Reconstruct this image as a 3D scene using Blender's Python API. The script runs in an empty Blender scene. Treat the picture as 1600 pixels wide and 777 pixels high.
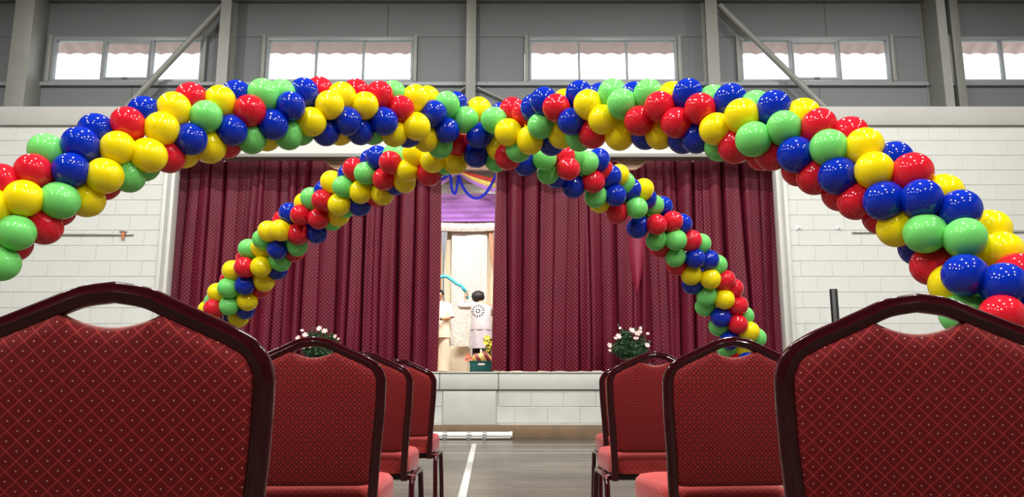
import bpy, bmesh, math, random
from mathutils import Vector, Matrix, Quaternion
R = random.Random(7)
V = Vector
PI = math.pi
scene = bpy.context.scene
col = scene.collection

# ------------------------------------------------------------------ camera
CAMH, F, PITCH = 0.786, 1200.0, math.radians(9.93)
cd = bpy.data.cameras.new('camera'); cam = bpy.data.objects.new('camera', cd); col.objects.link(cam)
cam.location = (0, 0, CAMH); cam.rotation_euler = (PI/2 + PITCH, 0, 0)
cd.sensor_width = 36; cd.lens = 36*F/1600; cd.clip_start = 0.05; cd.clip_end = 300
scene.camera = cam
FW, UP, CP = V((0, math.cos(PITCH), math.sin(PITCH))), V((0, -math.sin(PITCH), math.cos(PITCH))), V((0, 0, CAMH))
def ray(x, y): return FW + V((1, 0, 0))*((x-800)/F) + UP*((388.5-y)/F)
def at(x, y, Y):
    r = ray(x, y); return CP + r*(Y/r.y)
def ptx(x, Y, y=400): return at(x, y, Y).x

# ------------------------------------------------------------------ world, exposure
w = bpy.data.worlds.new('sky'); scene.world = w; w.use_nodes = True
bg = w.node_tree.nodes['Background']; bg.inputs[0].default_value = (0.86, 0.95, 1, 1); bg.inputs[1].default_value = 2.6
vs = scene.view_settings
vs.view_transform = 'Standard'; vs.look = 'None'; vs.gamma = 1; vs.use_curve_mapping = False
vs.exposure = 0.22
scene.cycles.use_denoising = True
scene.cycles.max_bounces = 8; scene.cycles.caustics_reflective = False; scene.cycles.caustics_refractive = False
LAMP_W, STAGE_W = 190.0, 200.0

# ------------------------------------------------------------------ materials
def lin(c):
    return tuple(((v/255)/12.92 if v/255 <= .04045 else ((v/255+.055)/1.055)**2.4) for v in c)
def mat(name, c, rough=.5, metal=0, var=.06, vscale=6, bump=0, bscale=80, spec=.5, coat=0, sheen=0, sss=0):
    m = bpy.data.materials.new(name); m.use_nodes = True
    nt = m.node_tree; b = nt.nodes['Principled BSDF']
    rgb = lin(c)
    b.inputs['Roughness'].default_value = rough; b.inputs['Metallic'].default_value = metal
    b.inputs['Specular IOR Level'].default_value = spec
    b.inputs['Coat Weight'].default_value = coat; b.inputs['Coat Roughness'].default_value = .05
    b.inputs['Sheen Weight'].default_value = sheen
    tc = nt.nodes.new('ShaderNodeTexCoord')
    n = nt.nodes.new('ShaderNodeTexNoise'); n.inputs['Scale'].default_value = vscale; n.inputs['Detail'].default_value = 4
    nt.links.new(tc.outputs['Object'], n.inputs['Vector'])
    mr = nt.nodes.new('ShaderNodeMapRange'); mr.inputs[1].default_value = .3; mr.inputs[2].default_value = .7
    mr.inputs[3].default_value = 1-var; mr.inputs[4].default_value = 1+var
    nt.links.new(n.outputs['Fac'], mr.inputs[0])
    vm = nt.nodes.new('ShaderNodeVectorMath'); vm.operation = 'SCALE'; vm.inputs[0].default_value = rgb
    nt.links.new(mr.outputs[0], vm.inputs['Scale']); nt.links.new(vm.outputs[0], b.inputs['Base Color'])
    if bump:
        n2 = nt.nodes.new('ShaderNodeTexNoise'); n2.inputs['Scale'].default_value = bscale; n2.inputs['Detail'].default_value = 3
        nt.links.new(tc.outputs['Object'], n2.inputs['Vector'])
        bp = nt.nodes.new('ShaderNodeBump'); bp.inputs['Strength'].default_value = bump; bp.inputs['Distance'].default_value = .01
        nt.links.new(n2.outputs['Fac'], bp.inputs['Height']); nt.links.new(bp.outputs[0], b.inputs['Normal'])
    return m
class NT:
    def __init__(s, nt): s.nt = nt
    def m(s, op, a, b=None, c=None):
        n = s.nt.nodes.new('ShaderNodeMath'); n.operation = op
        for i, v in enumerate((a, b, c)):
            if v is None: continue
            if isinstance(v, (int, float)): n.inputs[i].default_value = v
            else: s.nt.links.new(v, n.inputs[i])
        return n.outputs[0]
    def mix(s, f, a, b):
        n = s.nt.nodes.new('ShaderNodeMix'); n.data_type = 'RGBA'
        for i, v in ((0, f), (6, a), (7, b)):
            if isinstance(v, (int, float)): n.inputs[i].default_value = v
            elif isinstance(v, tuple): n.inputs[i].default_value = (*v[:3], 1)
            else: s.nt.links.new(v, n.inputs[i])
        return n.outputs[2]
def lattice(name, ground, line, dot, period, coords, axes, lw, dr, rough=.8, sheen=.2, var=.12, tint=None):
    """woven cloth: diagonal lattice of lines with a dot in each diamond (woven colours of the cloth)"""
    m = mat(name, ground, rough, var=var, vscale=3, sheen=sheen, spec=.25, bump=.15, bscale=900)
    nt = m.node_tree; N = NT(nt); b = nt.nodes['Principled BSDF']
    b.inputs['Sheen Roughness'].default_value = .4
    if tint: b.inputs['Sheen Tint'].default_value = (*lin(tint), 1)
    tc = nt.nodes.new('ShaderNodeTexCoord'); sp = nt.nodes.new('ShaderNodeSeparateXYZ')
    nt.links.new(tc.outputs[coords], sp.inputs[0])
    a, c = sp.outputs[axes[0]], sp.outputs[axes[1]]
    if len(axes) > 2: c = N.m('ADD', c, sp.outputs[axes[2]])
    u = N.m('FRACT', N.m('ADD', N.m('DIVIDE', N.m('ADD', a, c), period), 50.0))
    v = N.m('FRACT', N.m('ADD', N.m('DIVIDE', N.m('SUBTRACT', a, c), period), 50.0))
    du, dv = N.m('ABSOLUTE', N.m('SUBTRACT', u, .5)), N.m('ABSOLUTE', N.m('SUBTRACT', v, .5))
    dots = N.m('LESS_THAN', N.m('MAXIMUM', du, dv), dr)
    base = b.inputs['Base Color'].links[0].from_socket
    out = base
    if lw:
        lines = N.m('GREATER_THAN', N.m('MAXIMUM', du, dv), .5-lw)
        out = N.mix(lines, out, lin(line))
    out = N.mix(dots, out, lin(dot))
    nt.links.new(out, b.inputs['Base Color'])
    return m
M = {}
M['paint'] = mat('white_block_paint', (208, 210, 206), .55, var=.03, vscale=2, bump=.25, bscale=60)
M['mortar'] = mat('painted_joint', (186, 187, 183), .7, var=.05)
M['beam'] = mat('painted_concrete_beam', (184, 184, 180), .6, var=.05, vscale=1.5, bump=.2, bscale=30)
M['clad'] = mat('grey_cladding', (110, 115, 117), .6, var=.03, vscale=1)
M['steel'] = mat('grey_painted_steel', (138, 139, 134), .45, var=.04, vscale=3)
M['alu'] = mat('window_aluminium', (140, 145, 148), .4, var=.03)
M['dark'] = mat('dark_rubber', (40, 40, 42), .6)
M['trim'] = mat('white_gloss_trim', (206, 207, 202), .35, var=.03)
M['ceil'] = mat('pale_ceiling_sheet', (205, 205, 200), .6)
M['side'] = mat('pale_side_wall', (150, 148, 142), .7)
M['rear'] = mat('brown_timber_wall', (92, 74, 62), .6)
M['skirt'] = mat('brown_baseboard', (126, 104, 82), .45, var=.12, vscale=4)
M['stagefloor'] = mat('stage_boards', (120, 84, 60), .5, var=.15, vscale=3)
M['black'] = mat('black_satin', (14, 14, 15), .4)
M['maroon'] = mat('maroon_chair_enamel', (48, 4, 12), .13, var=.1, vscale=30, coat=.15, spec=.32)
M['gold'] = mat('piping_cord', (196, 120, 108), .6)
M['fab'] = lattice('red_chair_fabric', (104, 8, 13), (160, 46, 44), (205, 140, 120), .0272, 'Object', (0, 2), .045, .055, sheen=.12)
M['fab_lit'] = lattice('red_chair_fabric_lit', (150, 36, 38), (182, 76, 72), (205, 130, 112), .0272, 'Object', (0, 1, 2), .045, .055, sheen=.2)  # back fabric again, lighter: light falling on the seat is in the colour
M['curtain'] = lattice('maroon_curtain_cloth', (88, 7, 32), None, (164, 76, 94), .062, 'UV', (0, 1), 0, .15, rough=.5, sheen=0)
M['cream'] = mat('cream_drape', (240, 228, 200), .7, var=.04, sheen=.2)
M['peach'] = mat('peach_voile', (240, 200, 170), .7); M['greyvoile'] = mat('grey_blue_voile', (190, 195, 205), .7)
M['lilac'] = mat('lilac_satin', (184, 132, 214), .45, var=.05, sheen=.3)
M['redsw'] = mat('orange_red_satin', (222, 92, 70), .45); M['yelsw'] = mat('pale_yellow_satin', (243, 226, 130), .5)
M['ribbon'] = mat('royal_blue_ribbon', (14, 26, 150), .6, spec=.1)
M['turq'] = mat('turquoise_latex', (70, 190, 205), .3)
M['skin'] = mat('skin', (196, 142, 110), .5); M['hair'] = mat('black_hair', (22, 18, 18), .6)
M['tunic'] = mat('cream_cotton', (240, 228, 202), .8, bump=.2, bscale=25); M['paper'] = mat('white_paper', (245, 245, 242), .7)
M['leg'] = mat('black_leggings', (20, 18, 22), .7)
M['crate'] = mat('teal_plastic', (14, 92, 92), .4, var=.1)
M['leaf'] = mat('dark_green_leaf', (46, 82, 50), .45, var=.35, vscale=20); M['stem'] = mat('green_stem', (60, 90, 50), .6)
M['pinkfl'] = mat('pale_pink_petal', (246, 216, 212), .6); M['yellowfl'] = mat('yellow_petal', (246, 224, 70), .6)
M['orangefl'] = mat('coral_petal', (226, 120, 90), .6)
M['pot'] = mat('dark_plant_pot', (70, 48, 40), .6)
M['pvc'] = mat('white_plastic', (238, 240, 242), .3); M['rust'] = mat('rusty_bracket', (205, 120, 80), .8, var=.2, vscale=40)
M['metal'] = mat('galvanised_steel', (165, 163, 158), .4, metal=.5)
M['chrome'] = mat('polished_ferrule', (150, 90, 92), .15, metal=.8)
M['tile'] = mat('pink_clay_eave', (224, 194, 186), .8, var=.06); M['bark'] = mat('glare_paled_bark', (225, 222, 220), .9)  # bark colour paled to stand in for glare of the bright sky
M['ground'] = mat('paving_outside', (215, 212, 205), .9); M['roofing'] = mat('annex_roofing', (150, 150, 150), .8)
M['band'] = mat('black_watch', (25, 25, 28), .4)
BALL = {}
for k, nm, c in (('R', 'red', (218, 30, 48)), ('B', 'blue', (6, 44, 176)), ('Y', 'yellow', (252, 230, 16)), ('G', 'green', (122, 222, 116))):
    m = mat(nm+'_latex', c, .085, var=.03, vscale=2, spec=.55); BALL[k] = m
    nt = m.node_tree; b = nt.nodes['Principled BSDF']; o = nt.nodes['Material Output']
    tr = nt.nodes.new('ShaderNodeBsdfTranslucent'); tr.inputs[0].default_value = (*lin(c), 1)
    mx = nt.nodes.new('ShaderNodeMixShader'); mx.inputs[0].default_value = .2
    nt.links.new(b.outputs[0], mx.inputs[1]); nt.links.new(tr.outputs[0], mx.inputs[2]); nt.links.new(mx.outputs[0], o.inputs[0])
# floor boards
m = mat('grey_brown_floorboards', (128, 112, 100), .22, var=.1, vscale=2, spec=.3); M['floor'] = m
nt = m.node_tree; N = NT(nt); b = nt.nodes['Principled BSDF']
tc = nt.nodes.new('ShaderNodeTexCoord'); mp = nt.nodes.new('ShaderNodeMapping'); nt.links.new(tc.outputs['Object'], mp.inputs[0])
br = nt.nodes.new('ShaderNodeTexBrick'); nt.links.new(mp.outputs[0], br.inputs[0])
br.inputs['Scale'].default_value = 1; br.inputs['Brick Width'].default_value = 2.6; br.inputs['Row Height'].default_value = .085
br.inputs['Mortar Size'].default_value = .003; br.inputs['Color1'].default_value = (*lin((106, 98, 88)), 1)
br.inputs['Color2'].default_value = (*lin((72, 65, 57)), 1); br.inputs['Mortar'].default_value = (*lin((62, 52, 46)), 1); br.offset = .37
gr = nt.nodes.new('ShaderNodeTexNoise'); gr.inputs['Scale'].default_value = 5; gr.inputs['Detail'].default_value = 6
mp2 = nt.nodes.new('ShaderNodeMapping'); mp2.inputs['Scale'].default_value = (.35, 7, 1)
nt.links.new(tc.outputs['Object'], mp2.inputs[0]); nt.links.new(mp2.outputs[0], gr.inputs['Vector'])
f = N.m('MULTIPLY', gr.outputs['Fac'], .75)
nt.links.new(N.mix(f, br.outputs['Color'], lin((84, 78, 70))), b.inputs['Base Color'])
rr = N.m('ADD', N.m('MULTIPLY', gr.outputs['Fac'], .25), .12); nt.links.new(rr, b.inputs['Roughness'])
# sequins
m = mat('silver_sequin', (225, 222, 212), .3, metal=.2); M['sequin'] = m
nt = m.node_tree; N = NT(nt); b = nt.nodes['Principled BSDF']
tc = nt.nodes.new('ShaderNodeTexCoord'); vo = nt.nodes.new('ShaderNodeTexVoronoi'); vo.inputs['Scale'].default_value = 85
mp = nt.nodes.new('ShaderNodeMapping'); mp.inputs['Scale'].default_value = (1.6, 1, .8)
nt.links.new(tc.outputs['Object'], mp.inputs[0]); nt.links.new(mp.outputs[0], vo.inputs['Vector'])
sp = nt.nodes.new('ShaderNodeSeparateColor'); nt.links.new(vo.outputs['Color'], sp.inputs[0])
nt.links.new(N.mix(N.m('GREATER_THAN', sp.outputs[0], .42), lin((200, 196, 186)), lin((248, 245, 238))), b.inputs['Base Color'])
# printed cardigan
m = mat('grey_cardigan_knit', (196, 192, 194), .85, var=.1, vscale=8, bump=.2, bscale=60); M['cardigan'] = m
nt = m.node_tree; N = NT(nt); b = nt.nodes['Principled BSDF']
tc = nt.nodes.new('ShaderNodeTexCoord'); sp = nt.nodes.new('ShaderNodeSeparateXYZ'); nt.links.new(tc.outputs['Object'], sp.inputs[0])
dx, dz = N.m('SUBTRACT', sp.outputs[0], -.06), N.m('SUBTRACT', sp.outputs[2], 1.22)
rad = N.m('SQRT', N.m('ADD', N.m('MULTIPLY', dx, dx), N.m('MULTIPLY', dz, dz)))
ang = N.m('ARCTAN2', dz, dx); pet = N.m('SINE', N.m('MULTIPLY', ang, 14.0))
ring = N.m('LESS_THAN', N.m('ABSOLUTE', N.m('SUBTRACT', rad, .105)), .026)
ring = N.m('MULTIPLY', ring, N.m('GREATER_THAN', pet, -.2))
core = N.m('LESS_THAN', N.m('ABSOLUTE', N.m('SUBTRACT', rad, .035)), .012)
msk = N.m('MULTIPLY', N.m('MAXIMUM', ring, core), N.m('LESS_THAN', sp.outputs[1], .02))
nt.links.new(N.mix(msk, b.inputs['Base Color'].links[0].from_socket, lin((84, 80, 86))), b.inputs['Base Color'])
# folded gift cloth: maroon with gold stripes
m = mat('maroon_gold_cloth', (120, 24, 30), .6); M['gift'] = m
nt = m.node_tree; N = NT(nt); b = nt.nodes['Principled BSDF']
tc = nt.nodes.new('ShaderNodeTexCoord'); sp = nt.nodes.new('ShaderNodeSeparateXYZ'); nt.links.new(tc.outputs['Object'], sp.inputs[0])
st = N.m('GREATER_THAN', N.m('FRACT', N.m('MULTIPLY', N.m('ADD', sp.outputs[0], N.m('MULTIPLY', sp.outputs[2], .6)), 6.5)), .45)
nt.links.new(N.mix(st, lin((120, 24, 30)), lin((216, 176, 96))), b.inputs['Base Color'])
# glass
m = bpy.data.materials.new('window_glass'); m.use_nodes = True; M['glass'] = m
nt = m.node_tree; nt.nodes.remove(nt.nodes['Principled BSDF']); o = nt.nodes['Material Output']
t = nt.nodes.new('ShaderNodeBsdfTransparent'); g = nt.nodes.new('ShaderNodeBsdfGlossy'); g.inputs['Roughness'].default_value = .02
mx = nt.nodes.new('ShaderNodeMixShader'); mx.inputs[0].default_value = .06
nt.links.new(t.outputs[0], mx.inputs[1]); nt.links.new(g.outputs[0], mx.inputs[2]); nt.links.new(mx.outputs[0], o.inputs[0])
def emit(name, c, s):
    m = bpy.data.materials.new(name); m.use_nodes = True; b = m.node_tree.nodes['Principled BSDF']
    b.inputs['Base Color'].default_value = (*c, 1); b.inputs['Emission Color'].default_value = (*c, 1); b.inputs['Emission Strength'].default_value = s
    return m
M['lampglow'] = emit('lamp_diffuser', (1, .97, .9), 12)

# ------------------------------------------------------------------ mesh helpers
class MB:
    def __init__(s): s.v = []; s.f = []
    def box(s, x0, x1, y0, y1, z0, z1, c=0):
        if not c:
            n = len(s.v)
            s.v += [(x, y, z) for z in (z0, z1) for y in (y0, y1) for x in (x0, x1)]
            s.f += [tuple(n+i for i in q) for q in ((0, 2, 3, 1), (4, 5, 7, 6), (0, 1, 5, 4), (2, 6, 7, 3), (0, 4, 6, 2), (1, 3, 7, 5))]
        else:
            bm = bmesh.new(); bmesh.ops.create_cube(bm, size=1)
            for q in bm.verts: q.co = V(((x0+x1)/2+q.co.x*(x1-x0), (y0+y1)/2+q.co.y*(y1-y0), (z0+z1)/2+q.co.z*(z1-z0)))
            bmesh.ops.bevel(bm, geom=bm.edges[:], offset=c, segments=2, affect='EDGES', profile=.5)
            s.bm(bm)
        return s
    def bm(s, bm):
        n = len(s.v); bm.verts.index_update(); s.v += [tuple(q.co) for q in bm.verts]
        s.f += [tuple(n+q.index for q in f.verts) for f in bm.faces]; bm.free()
    def grid(s, pts, closed_u=False, closed_v=False):
        """pts[row][col]"""
        n = len(s.v); nr, nc = len(pts), len(pts[0])
        for r in pts: s.v += [tuple(p) for p in r]
        for i in range(nr if closed_v else nr-1):
            for j in range(nc if closed_u else nc-1):
                a, b = i, (i+1) % nr; c, d = j, (j+1) % nc
                s.f.append((n+a*nc+c, n+a*nc+d, n+b*nc+d, n+b*nc+c))
        return s
    def sweep(s, path, prof, caps=True, up=None, scale=None):
        """path points; prof list of (a,b) offsets along (side, up)"""
        path = [V(p) for p in path]; rows = []; prev = None
        for i, p in enumerate(path):
            t = (path[min(i+1, len(path)-1)]-path[max(i-1, 0)]).normalized()
            if up is not None:
                u = V(up); sd = t.cross(u).normalized(); u2 = sd.cross(t).normalized()
            else:
                if prev is None:
                    u = V((0, 0, 1)) if abs(t.z) < .9 else V((1, 0, 0))
                else: u = prev
                sd = t.cross(u).normalized(); u2 = sd.cross(t).normalized(); prev = u2
            k = scale[i] if scale else 1
            rows.append([p+sd*a*k+u2*b*k for a, b in prof])
        n = len(s.v); s.grid(rows, closed_u=True); m = len(prof)
        if caps:
            s.f.append(tuple(n+i for i in range(m))[::-1]); s.f.append(tuple(n+(len(rows)-1)*m+i for i in range(m)))
        return s
    def tube(s, path, r, n=10, scale=None, caps=True):
        return s.sweep(path, [(r*math.cos(2*PI*i/n), r*math.sin(2*PI*i/n)) for i in range(n)], caps, None, scale)
    def lathe(s, prof, c=(0, 0, 0), n=20, axis='Z'):
        rows = []
        for r, z in prof:
            row = []
            for i in range(n):
                a = 2*PI*i/n; p = (r*math.cos(a), r*math.sin(a), z)
                if axis == 'X': p = (p[2], p[0], p[1])
                row.append((c[0]+p[0], c[1]+p[1], c[2]+p[2]))
            rows.append(row)
        return s.grid(rows, closed_u=True)
    def mesh(s, name, m, smooth=True):
        me = bpy.data.meshes.new(name); me.from_pydata(s.v, [], s.f)
        bm = bmesh.new(); bm.from_mesh(me); bmesh.ops.remove_doubles(bm, verts=bm.verts, dist=1e-5)
        bmesh.ops.recalc_face_normals(bm, faces=bm.faces); bm.to_mesh(me); bm.free()
        me.materials.append(m)
        if smooth:
            for p in me.polygons: p.use_smooth = True
            try: me.set_sharp_from_angle(angle=math.radians(40))
            except Exception: pass
        return me
    def build(s, name, m, parent=None, loc=None, smooth=True):
        return link(name, s.mesh(name, m, smooth), parent, loc)
def link(name, me, parent=None, loc=None):
    o = bpy.data.objects.new(name, me); col.objects.link(o)
    if parent: o.parent = parent
    if loc is not None: o.location = loc
    return o
def empty(name, loc=(0, 0, 0), rz=0):
    o = bpy.data.objects.new(name, None); col.objects.link(o); o.location = loc; o.rotation_euler = (0, 0, rz); o.empty_display_size = .1
    return o
def tag(o, label=None, cat=None, group=None, kind=None):
    for k, v in (('label', label), ('category', cat), ('group', group), ('kind', kind)):
        if v: o[k] = v
    return o
def struct(o, label, cat): return tag(o, label, cat, None, 'structure')
def box(x0, x1, y0, y1, z0, z1, c=0): return MB().box(x0, x1, y0, y1, z0, z1, c)
def crom(pts, n=8, closed=False):
    pts = [V(p) for p in pts]; out = []; L = len(pts)
    for i in range(L if closed else L-1):
        g = lambda k: pts[k % L] if closed else pts[max(0, min(L-1, k))]
        p0, p1, p2, p3 = g(i-1), g(i), g(i+1), g(i+2)
        for j in range(n):
            t = j/n
            out.append(.5*((2*p1)+(p2-p0)*t+(2*p0-5*p1+4*p2-p3)*t*t+(3*p1-p0-3*p2+p3)*t**3))
    if not closed: out.append(pts[-1].copy())
    return out
def sphere(mb, c, r, n=10, sx=1, sy=1, sz=1):
    prof = [(max(1e-4, math.sin(PI*i/n)), -math.cos(PI*i/n)) for i in range(n+1)]
    rows = [[(c[0]+r*sx*p*math.cos(2*PI*j/(n*2)), c[1]+r*sy*p*math.sin(2*PI*j/(n*2)), c[2]+r*sz*z) for j in range(n*2)] for p, z in prof]
    mb.grid(rows, closed_u=True); return mb

# ------------------------------------------------------------------ the hall shell
D = 11.3                      # face of the stage wall
DU = 11.85                    # face of the grey upper cladding
XL, XR, YB, ZC = -11.4, 11.0, -9.0, 8.6
HS = 0.94                     # stage height
XO0, XO1 = ptx(247, D), ptx(1236, D)
ZLED, ZBM = at(800, 168, D).z, at(800, 197, D).z
ZLIN = at(800, 240, D).z
fl = struct(box(XL, XR, YB, D, -.12, 0).build('floor', M['floor'], smooth=False), 'glossy grey-brown timber hall floor', 'floor')
struct(box(XL-.2, XR+.2, YB-.2, DU+.2, ZC, ZC+.15).build('ceiling', M['ceil'], smooth=False), 'pale sheet ceiling high above the hall', 'ceiling')
struct(box(XL-.2, XL, YB, DU, 0, ZC).build('wall_left', M['side'], smooth=False), 'plain pale side wall of hall', 'wall')
struct(box(XR, XR+.2, YB, DU, 0, ZC).build('wall_right', M['side'], smooth=False), 'plain pale side wall opposite the other side wall', 'wall')
struct(box(XL-.2, XR+.2, YB-.2, YB, 0, ZC).build('wall_rear', M['rear'], smooth=False), 'plain brown timber wall facing the stage', 'wall')

CH, CL, GAP = .2335, .467, .005
_blocks = {}
def block_mesh(wd, ht):
    k = (round(wd, 3), round(ht, 3))
    if k not in _blocks:
        mb = MB(); x, z, c = wd/2, ht/2, .004
        a = [(-x, 0, -z), (x, 0, -z), (x, 0, z), (-x, 0, z)]
        b = [(-x, -.016, -z), (x, -.016, -z), (x, -.016, z), (-x, -.016, z)]
        d = [(-x+c, -.022, -z+c), (x-c, -.022, -z+c), (x-c, -.022, z-c), (-x+c, -.022, z-c)]
        mb.v = a+b+d
        for o in (0, 4):
            for i in range(4): j = (i+1) % 4; mb.f.append((o+i, o+j, o+4+j, o+4+i))
        mb.f.append((8, 9, 10, 11))
        _blocks[k] = mb.mesh('block', M['paint'], smooth=False)
    return _blocks[k]
def block_wall(name, x0, x1, z0, z1, anchor, label, hole=None, vg=GAP):
    w = struct(box(x0, x1, D+.007, D+.24, z0, z1).build(name, M['mortar'], smooth=False), label, 'wall')
    z = z1; i = 0
    while z > z0+.03:
        h = min(CH, z-z0); off = (CL/2 if i % 2 else 0)
        k = math.floor((x0-anchor-off)/CL)
        while anchor+off+k*CL < x1:
            a, b = max(x0, anchor+off+k*CL), min(x1, anchor+off+(k+1)*CL); k += 1
            if hole and b > hole[0] and a < hole[1]:
                if a < hole[0]-.03: b = hole[0]
                elif b > hole[1]+.03: a = hole[1]
                else: continue
            if b-a < .04: continue
            o = link('block', block_mesh(b-a-vg, h-GAP), w, ((a+b)/2, D+.022+R.uniform(-.0012, .0012), z-h/2))
        z -= h; i += 1
    return w
block_wall('wall_stage_left', -9.2, XO0, 0, ZBM, XO0, 'white painted block wall left of the stage curtain opening')
block_wall('wall_stage_right', XO1, 8.6, 0, ZBM, XO1-.1, 'white painted block wall with horizontal joints right of curtain opening', vg=.0015)
struct(box(XL, -9.2, D, D+.24, 0, ZBM).build('wall_far_left', M['paint'], smooth=False), 'white painted wall end beyond the block wall', 'wall')
struct(box(8.6, XR, D, D+.24, 0, ZBM).build('wall_far_right', M['paint'], smooth=False), 'white painted wall end toward the side wall', 'wall')
FZ = at(800, 609, D).z
bz = at(800, 664, D).z
hx0, hx1 = ptx(691, D, 640), ptx(776, D, 640)
ws = block_wall('wall_stage_front', XO0, XO1, 0, FZ-.01, ptx(830, D, 640), 'low white block wall below the stage edge', (hx0, hx1), vg=.003)
box(XO0, XO1, D+.03, D+.2, FZ-.012, HS-.1).build('joint_light_block', M['dark'], ws, smooth=False)  # added unseen dark box, stops light leaking through the fascia joints
box(hx0+.012, hx1-.012, D-.012, D+.02, bz, FZ-.022, .004).build('access_panel', M['trim'], ws)
for a, b in ((-5.3, -3.3), (-3.3, ptx(687, D, 600)), (ptx(687, D, 600), ptx(779, D, 600)), (ptx(779, D, 600), 1.5), (1.5, XO1)):
    box(a+.005, b-.005, D-.025, D+.02, FZ, HS-.012, .004).build('fascia_board', M['trim'], ws)
box(XO0, XO1, D-.04, D+.02, HS-.012, HS+.004, .003).build('stage_nosing', M['trim'], ws)
struct(box(XO0, XO1, D-.02, D+.0, 0, bz, .004).build('baseboard_stage', M['skirt']), 'brown timber baseboard under the white stage wall', 'baseboard')
struct(box(XO0+.0, XO1, D, D+.24, ZLIN, ZBM).build('wall_lintel', M['paint'], smooth=False), 'smooth white lintel above the stage curtains', 'wall')
struct(box(XL, XR, D-.05, DU+.1, ZBM, ZLED, .01).build('trim_1', M['beam']), 'pale concrete ledge capping the white block wall', 'trim')
# opening frame
pf = struct(empty('trim_2'), 'white vertical frame strips and rail round the stage opening', 'trim')
for x0, s in ((XO0, 1), (XO1, -1)):
    box(min(x0, x0+s*.06), max(x0, x0+s*.06), D-.03, D+.24, HS, ZLIN, .006).build('frame_strip', M['trim'], pf)
    box(min(x0+s*.06, x0+s*.13), max(x0+s*.06, x0+s*.13), D+.06, D+.24, HS, ZLIN, .006).build('frame_strip', M['trim'], pf)
box(XO0+.06, XO1-.06, D-.02, D+.2, ZLIN-.06, ZLIN, .006).build('head_rail', M['steel'], pf)

# ------------------------------------------------------------------ upper wall, columns, windows
yW = DU
ZH = at(800, 58, yW).z; ZS = at(800, 131, yW).z
WIN = []   # (x0,x1, pane x list, style)
for n, (a, b, style) in enumerate(((76, 323, 1), (410, 652, 0), (820, 1064, 0), (1150, 1396, 1), (1482, 1722, 0))):
    WIN.append((ptx(a, yW, 95), ptx(b, yW, 95), style))
wu = struct(empty('wall_upper'), 'grey sheet cladding of upper stage wall with window strip', 'wall')
def panel(x0, x1, z0, z1):
    box(x0+.004, x1-.004, yW, yW+.08, z0+.004, z1-.004).build('cladding_panel', M['clad'], wu, smooth=False)
edges = [XL]+[e for q in WIN for e in q[:2]]+[XR]
cut_top = sorted([XL, XR, ptx(52, yW, 40), ptx(355, yW, 40), ptx(606, yW, 40), ptx(735, yW, 40), ptx(1115, yW, 40), ptx(1290, yW, 40), ptx(1470, yW, 40)])
cut_low = sorted([XL, XR, ptx(205, yW, 150), ptx(355, yW, 150), ptx(735, yW, 150), ptx(862, yW, 150), ptx(1115, yW, 150), ptx(1281, yW, 150), ptx(1470, yW, 150)])
for a, b in zip(cut_top, cut_top[1:]): panel(a, b, ZH, ZC)
for a, b in zip(cut_low, cut_low[1:]): panel(a, b, ZLED-.05, ZS)
for i in range(0, len(edges), 2): panel(edges[i], edges[i+1], ZS, ZH)
box(XL, XR, yW+.08, yW+.14, ZLED-.05, ZS).build('backing_sheet', M['dark'], wu); box(XL, XR, yW+.08, yW+.14, ZH, ZC).build('backing_sheet', M['dark'], wu)
box(XL, XR, yW-.06, yW+.0, ZS-.05, ZS+.015, .008).build('sill_rail', M['alu'], wu)
zt = at(800, 2, yW).z
box(XL, XR, yW-.16, yW-.0, zt-.02, zt+.14, .01).build('wall_girt', M['steel'], wu)
for n, (x0, x1, st) in enumerate(WIN):
    wn = struct(empty('window_%d' % (n+1), ((x0+x1)/2, yW, ZS)), ['three-light clerestory window behind a diagonal steel brace, beside the outer column', 'three-light clerestory window with pinkish eave above and plain mullions', 'three-light clerestory window with bare twigs outside', 'three-light clerestory window crossed by diagonal brace, middle light framed to open', 'clerestory window past the deep steel column'][n], 'window')
    L = lambda mb, nm, mt: mb.build(nm, M[mt], wn, (-(x0+x1)/2, -yW, -ZS))
    pw = .075
    for xx in (x0, x1-pw*.75): L(box(xx, xx+pw*.75, yW-.07, yW+.05, ZS+.015, ZH+.01, .006), 'jamb_post', 'steel')
    ix0, ix1 = x0+pw*.75+.002, x1-pw*.75-.002
    zt0, zt1 = ZS+.017, ZH
    fwid = .055
    L(box(ix0, ix1, yW-.03, yW+.05, zt1-.075, zt1, .004), 'frame_head', 'alu'); L(box(ix0, ix1, yW-.03, yW+.05, zt0, zt0+.05, .004), 'frame_sill', 'alu')
    for xx in (ix0, ix1-.05): L(box(xx, xx+.05, yW-.03, yW+.05, zt0+.05, zt1-.075, .004), 'frame_side', 'alu')
    a, b = ix0+.05, ix1-.05; W3 = (b-a)/3; mw = .035 if st == 0 else .05
    for k in (1, 2): L(box(a+k*W3-mw/2, a+k*W3+mw/2, yW-.03, yW+.05, zt0+.05, zt1-.075, .004), 'mullion', 'alu')
    for k in range(3):
        p0, p1 = a+k*W3+(mw/2 if k else 0), a+(k+1)*W3-(mw/2 if k < 2 else 0); q0, q1 = zt0+.05, zt1-.075
        if st and k == 1:
            sx, sz = .022, .035
            sash = L(MB().box(p0, p1, yW-.04, yW+.03, q1-sz, q1).box(p0, p1, yW-.04, yW+.03, q0, q0+sz).box(p0, p0+sx, yW-.04, yW+.03, q0+sz, q1-sz).box(p1-sx, p1, yW-.04, yW+.03, q0+sz, q1-sz), 'opening_sash', 'alu')
            box((p0+p1)/2-.04, (p0+p1)/2+.04, yW-.06, yW-.04, q0+.005, q0+.03, .003).build('handle', M['alu'], sash)
            p0 += sx; p1 -= sx; q0 += sz; q1 -= sz
        L(box(p0, p1, yW+.004, yW+.010, q0, q1), 'pane', 'glass')
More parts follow.
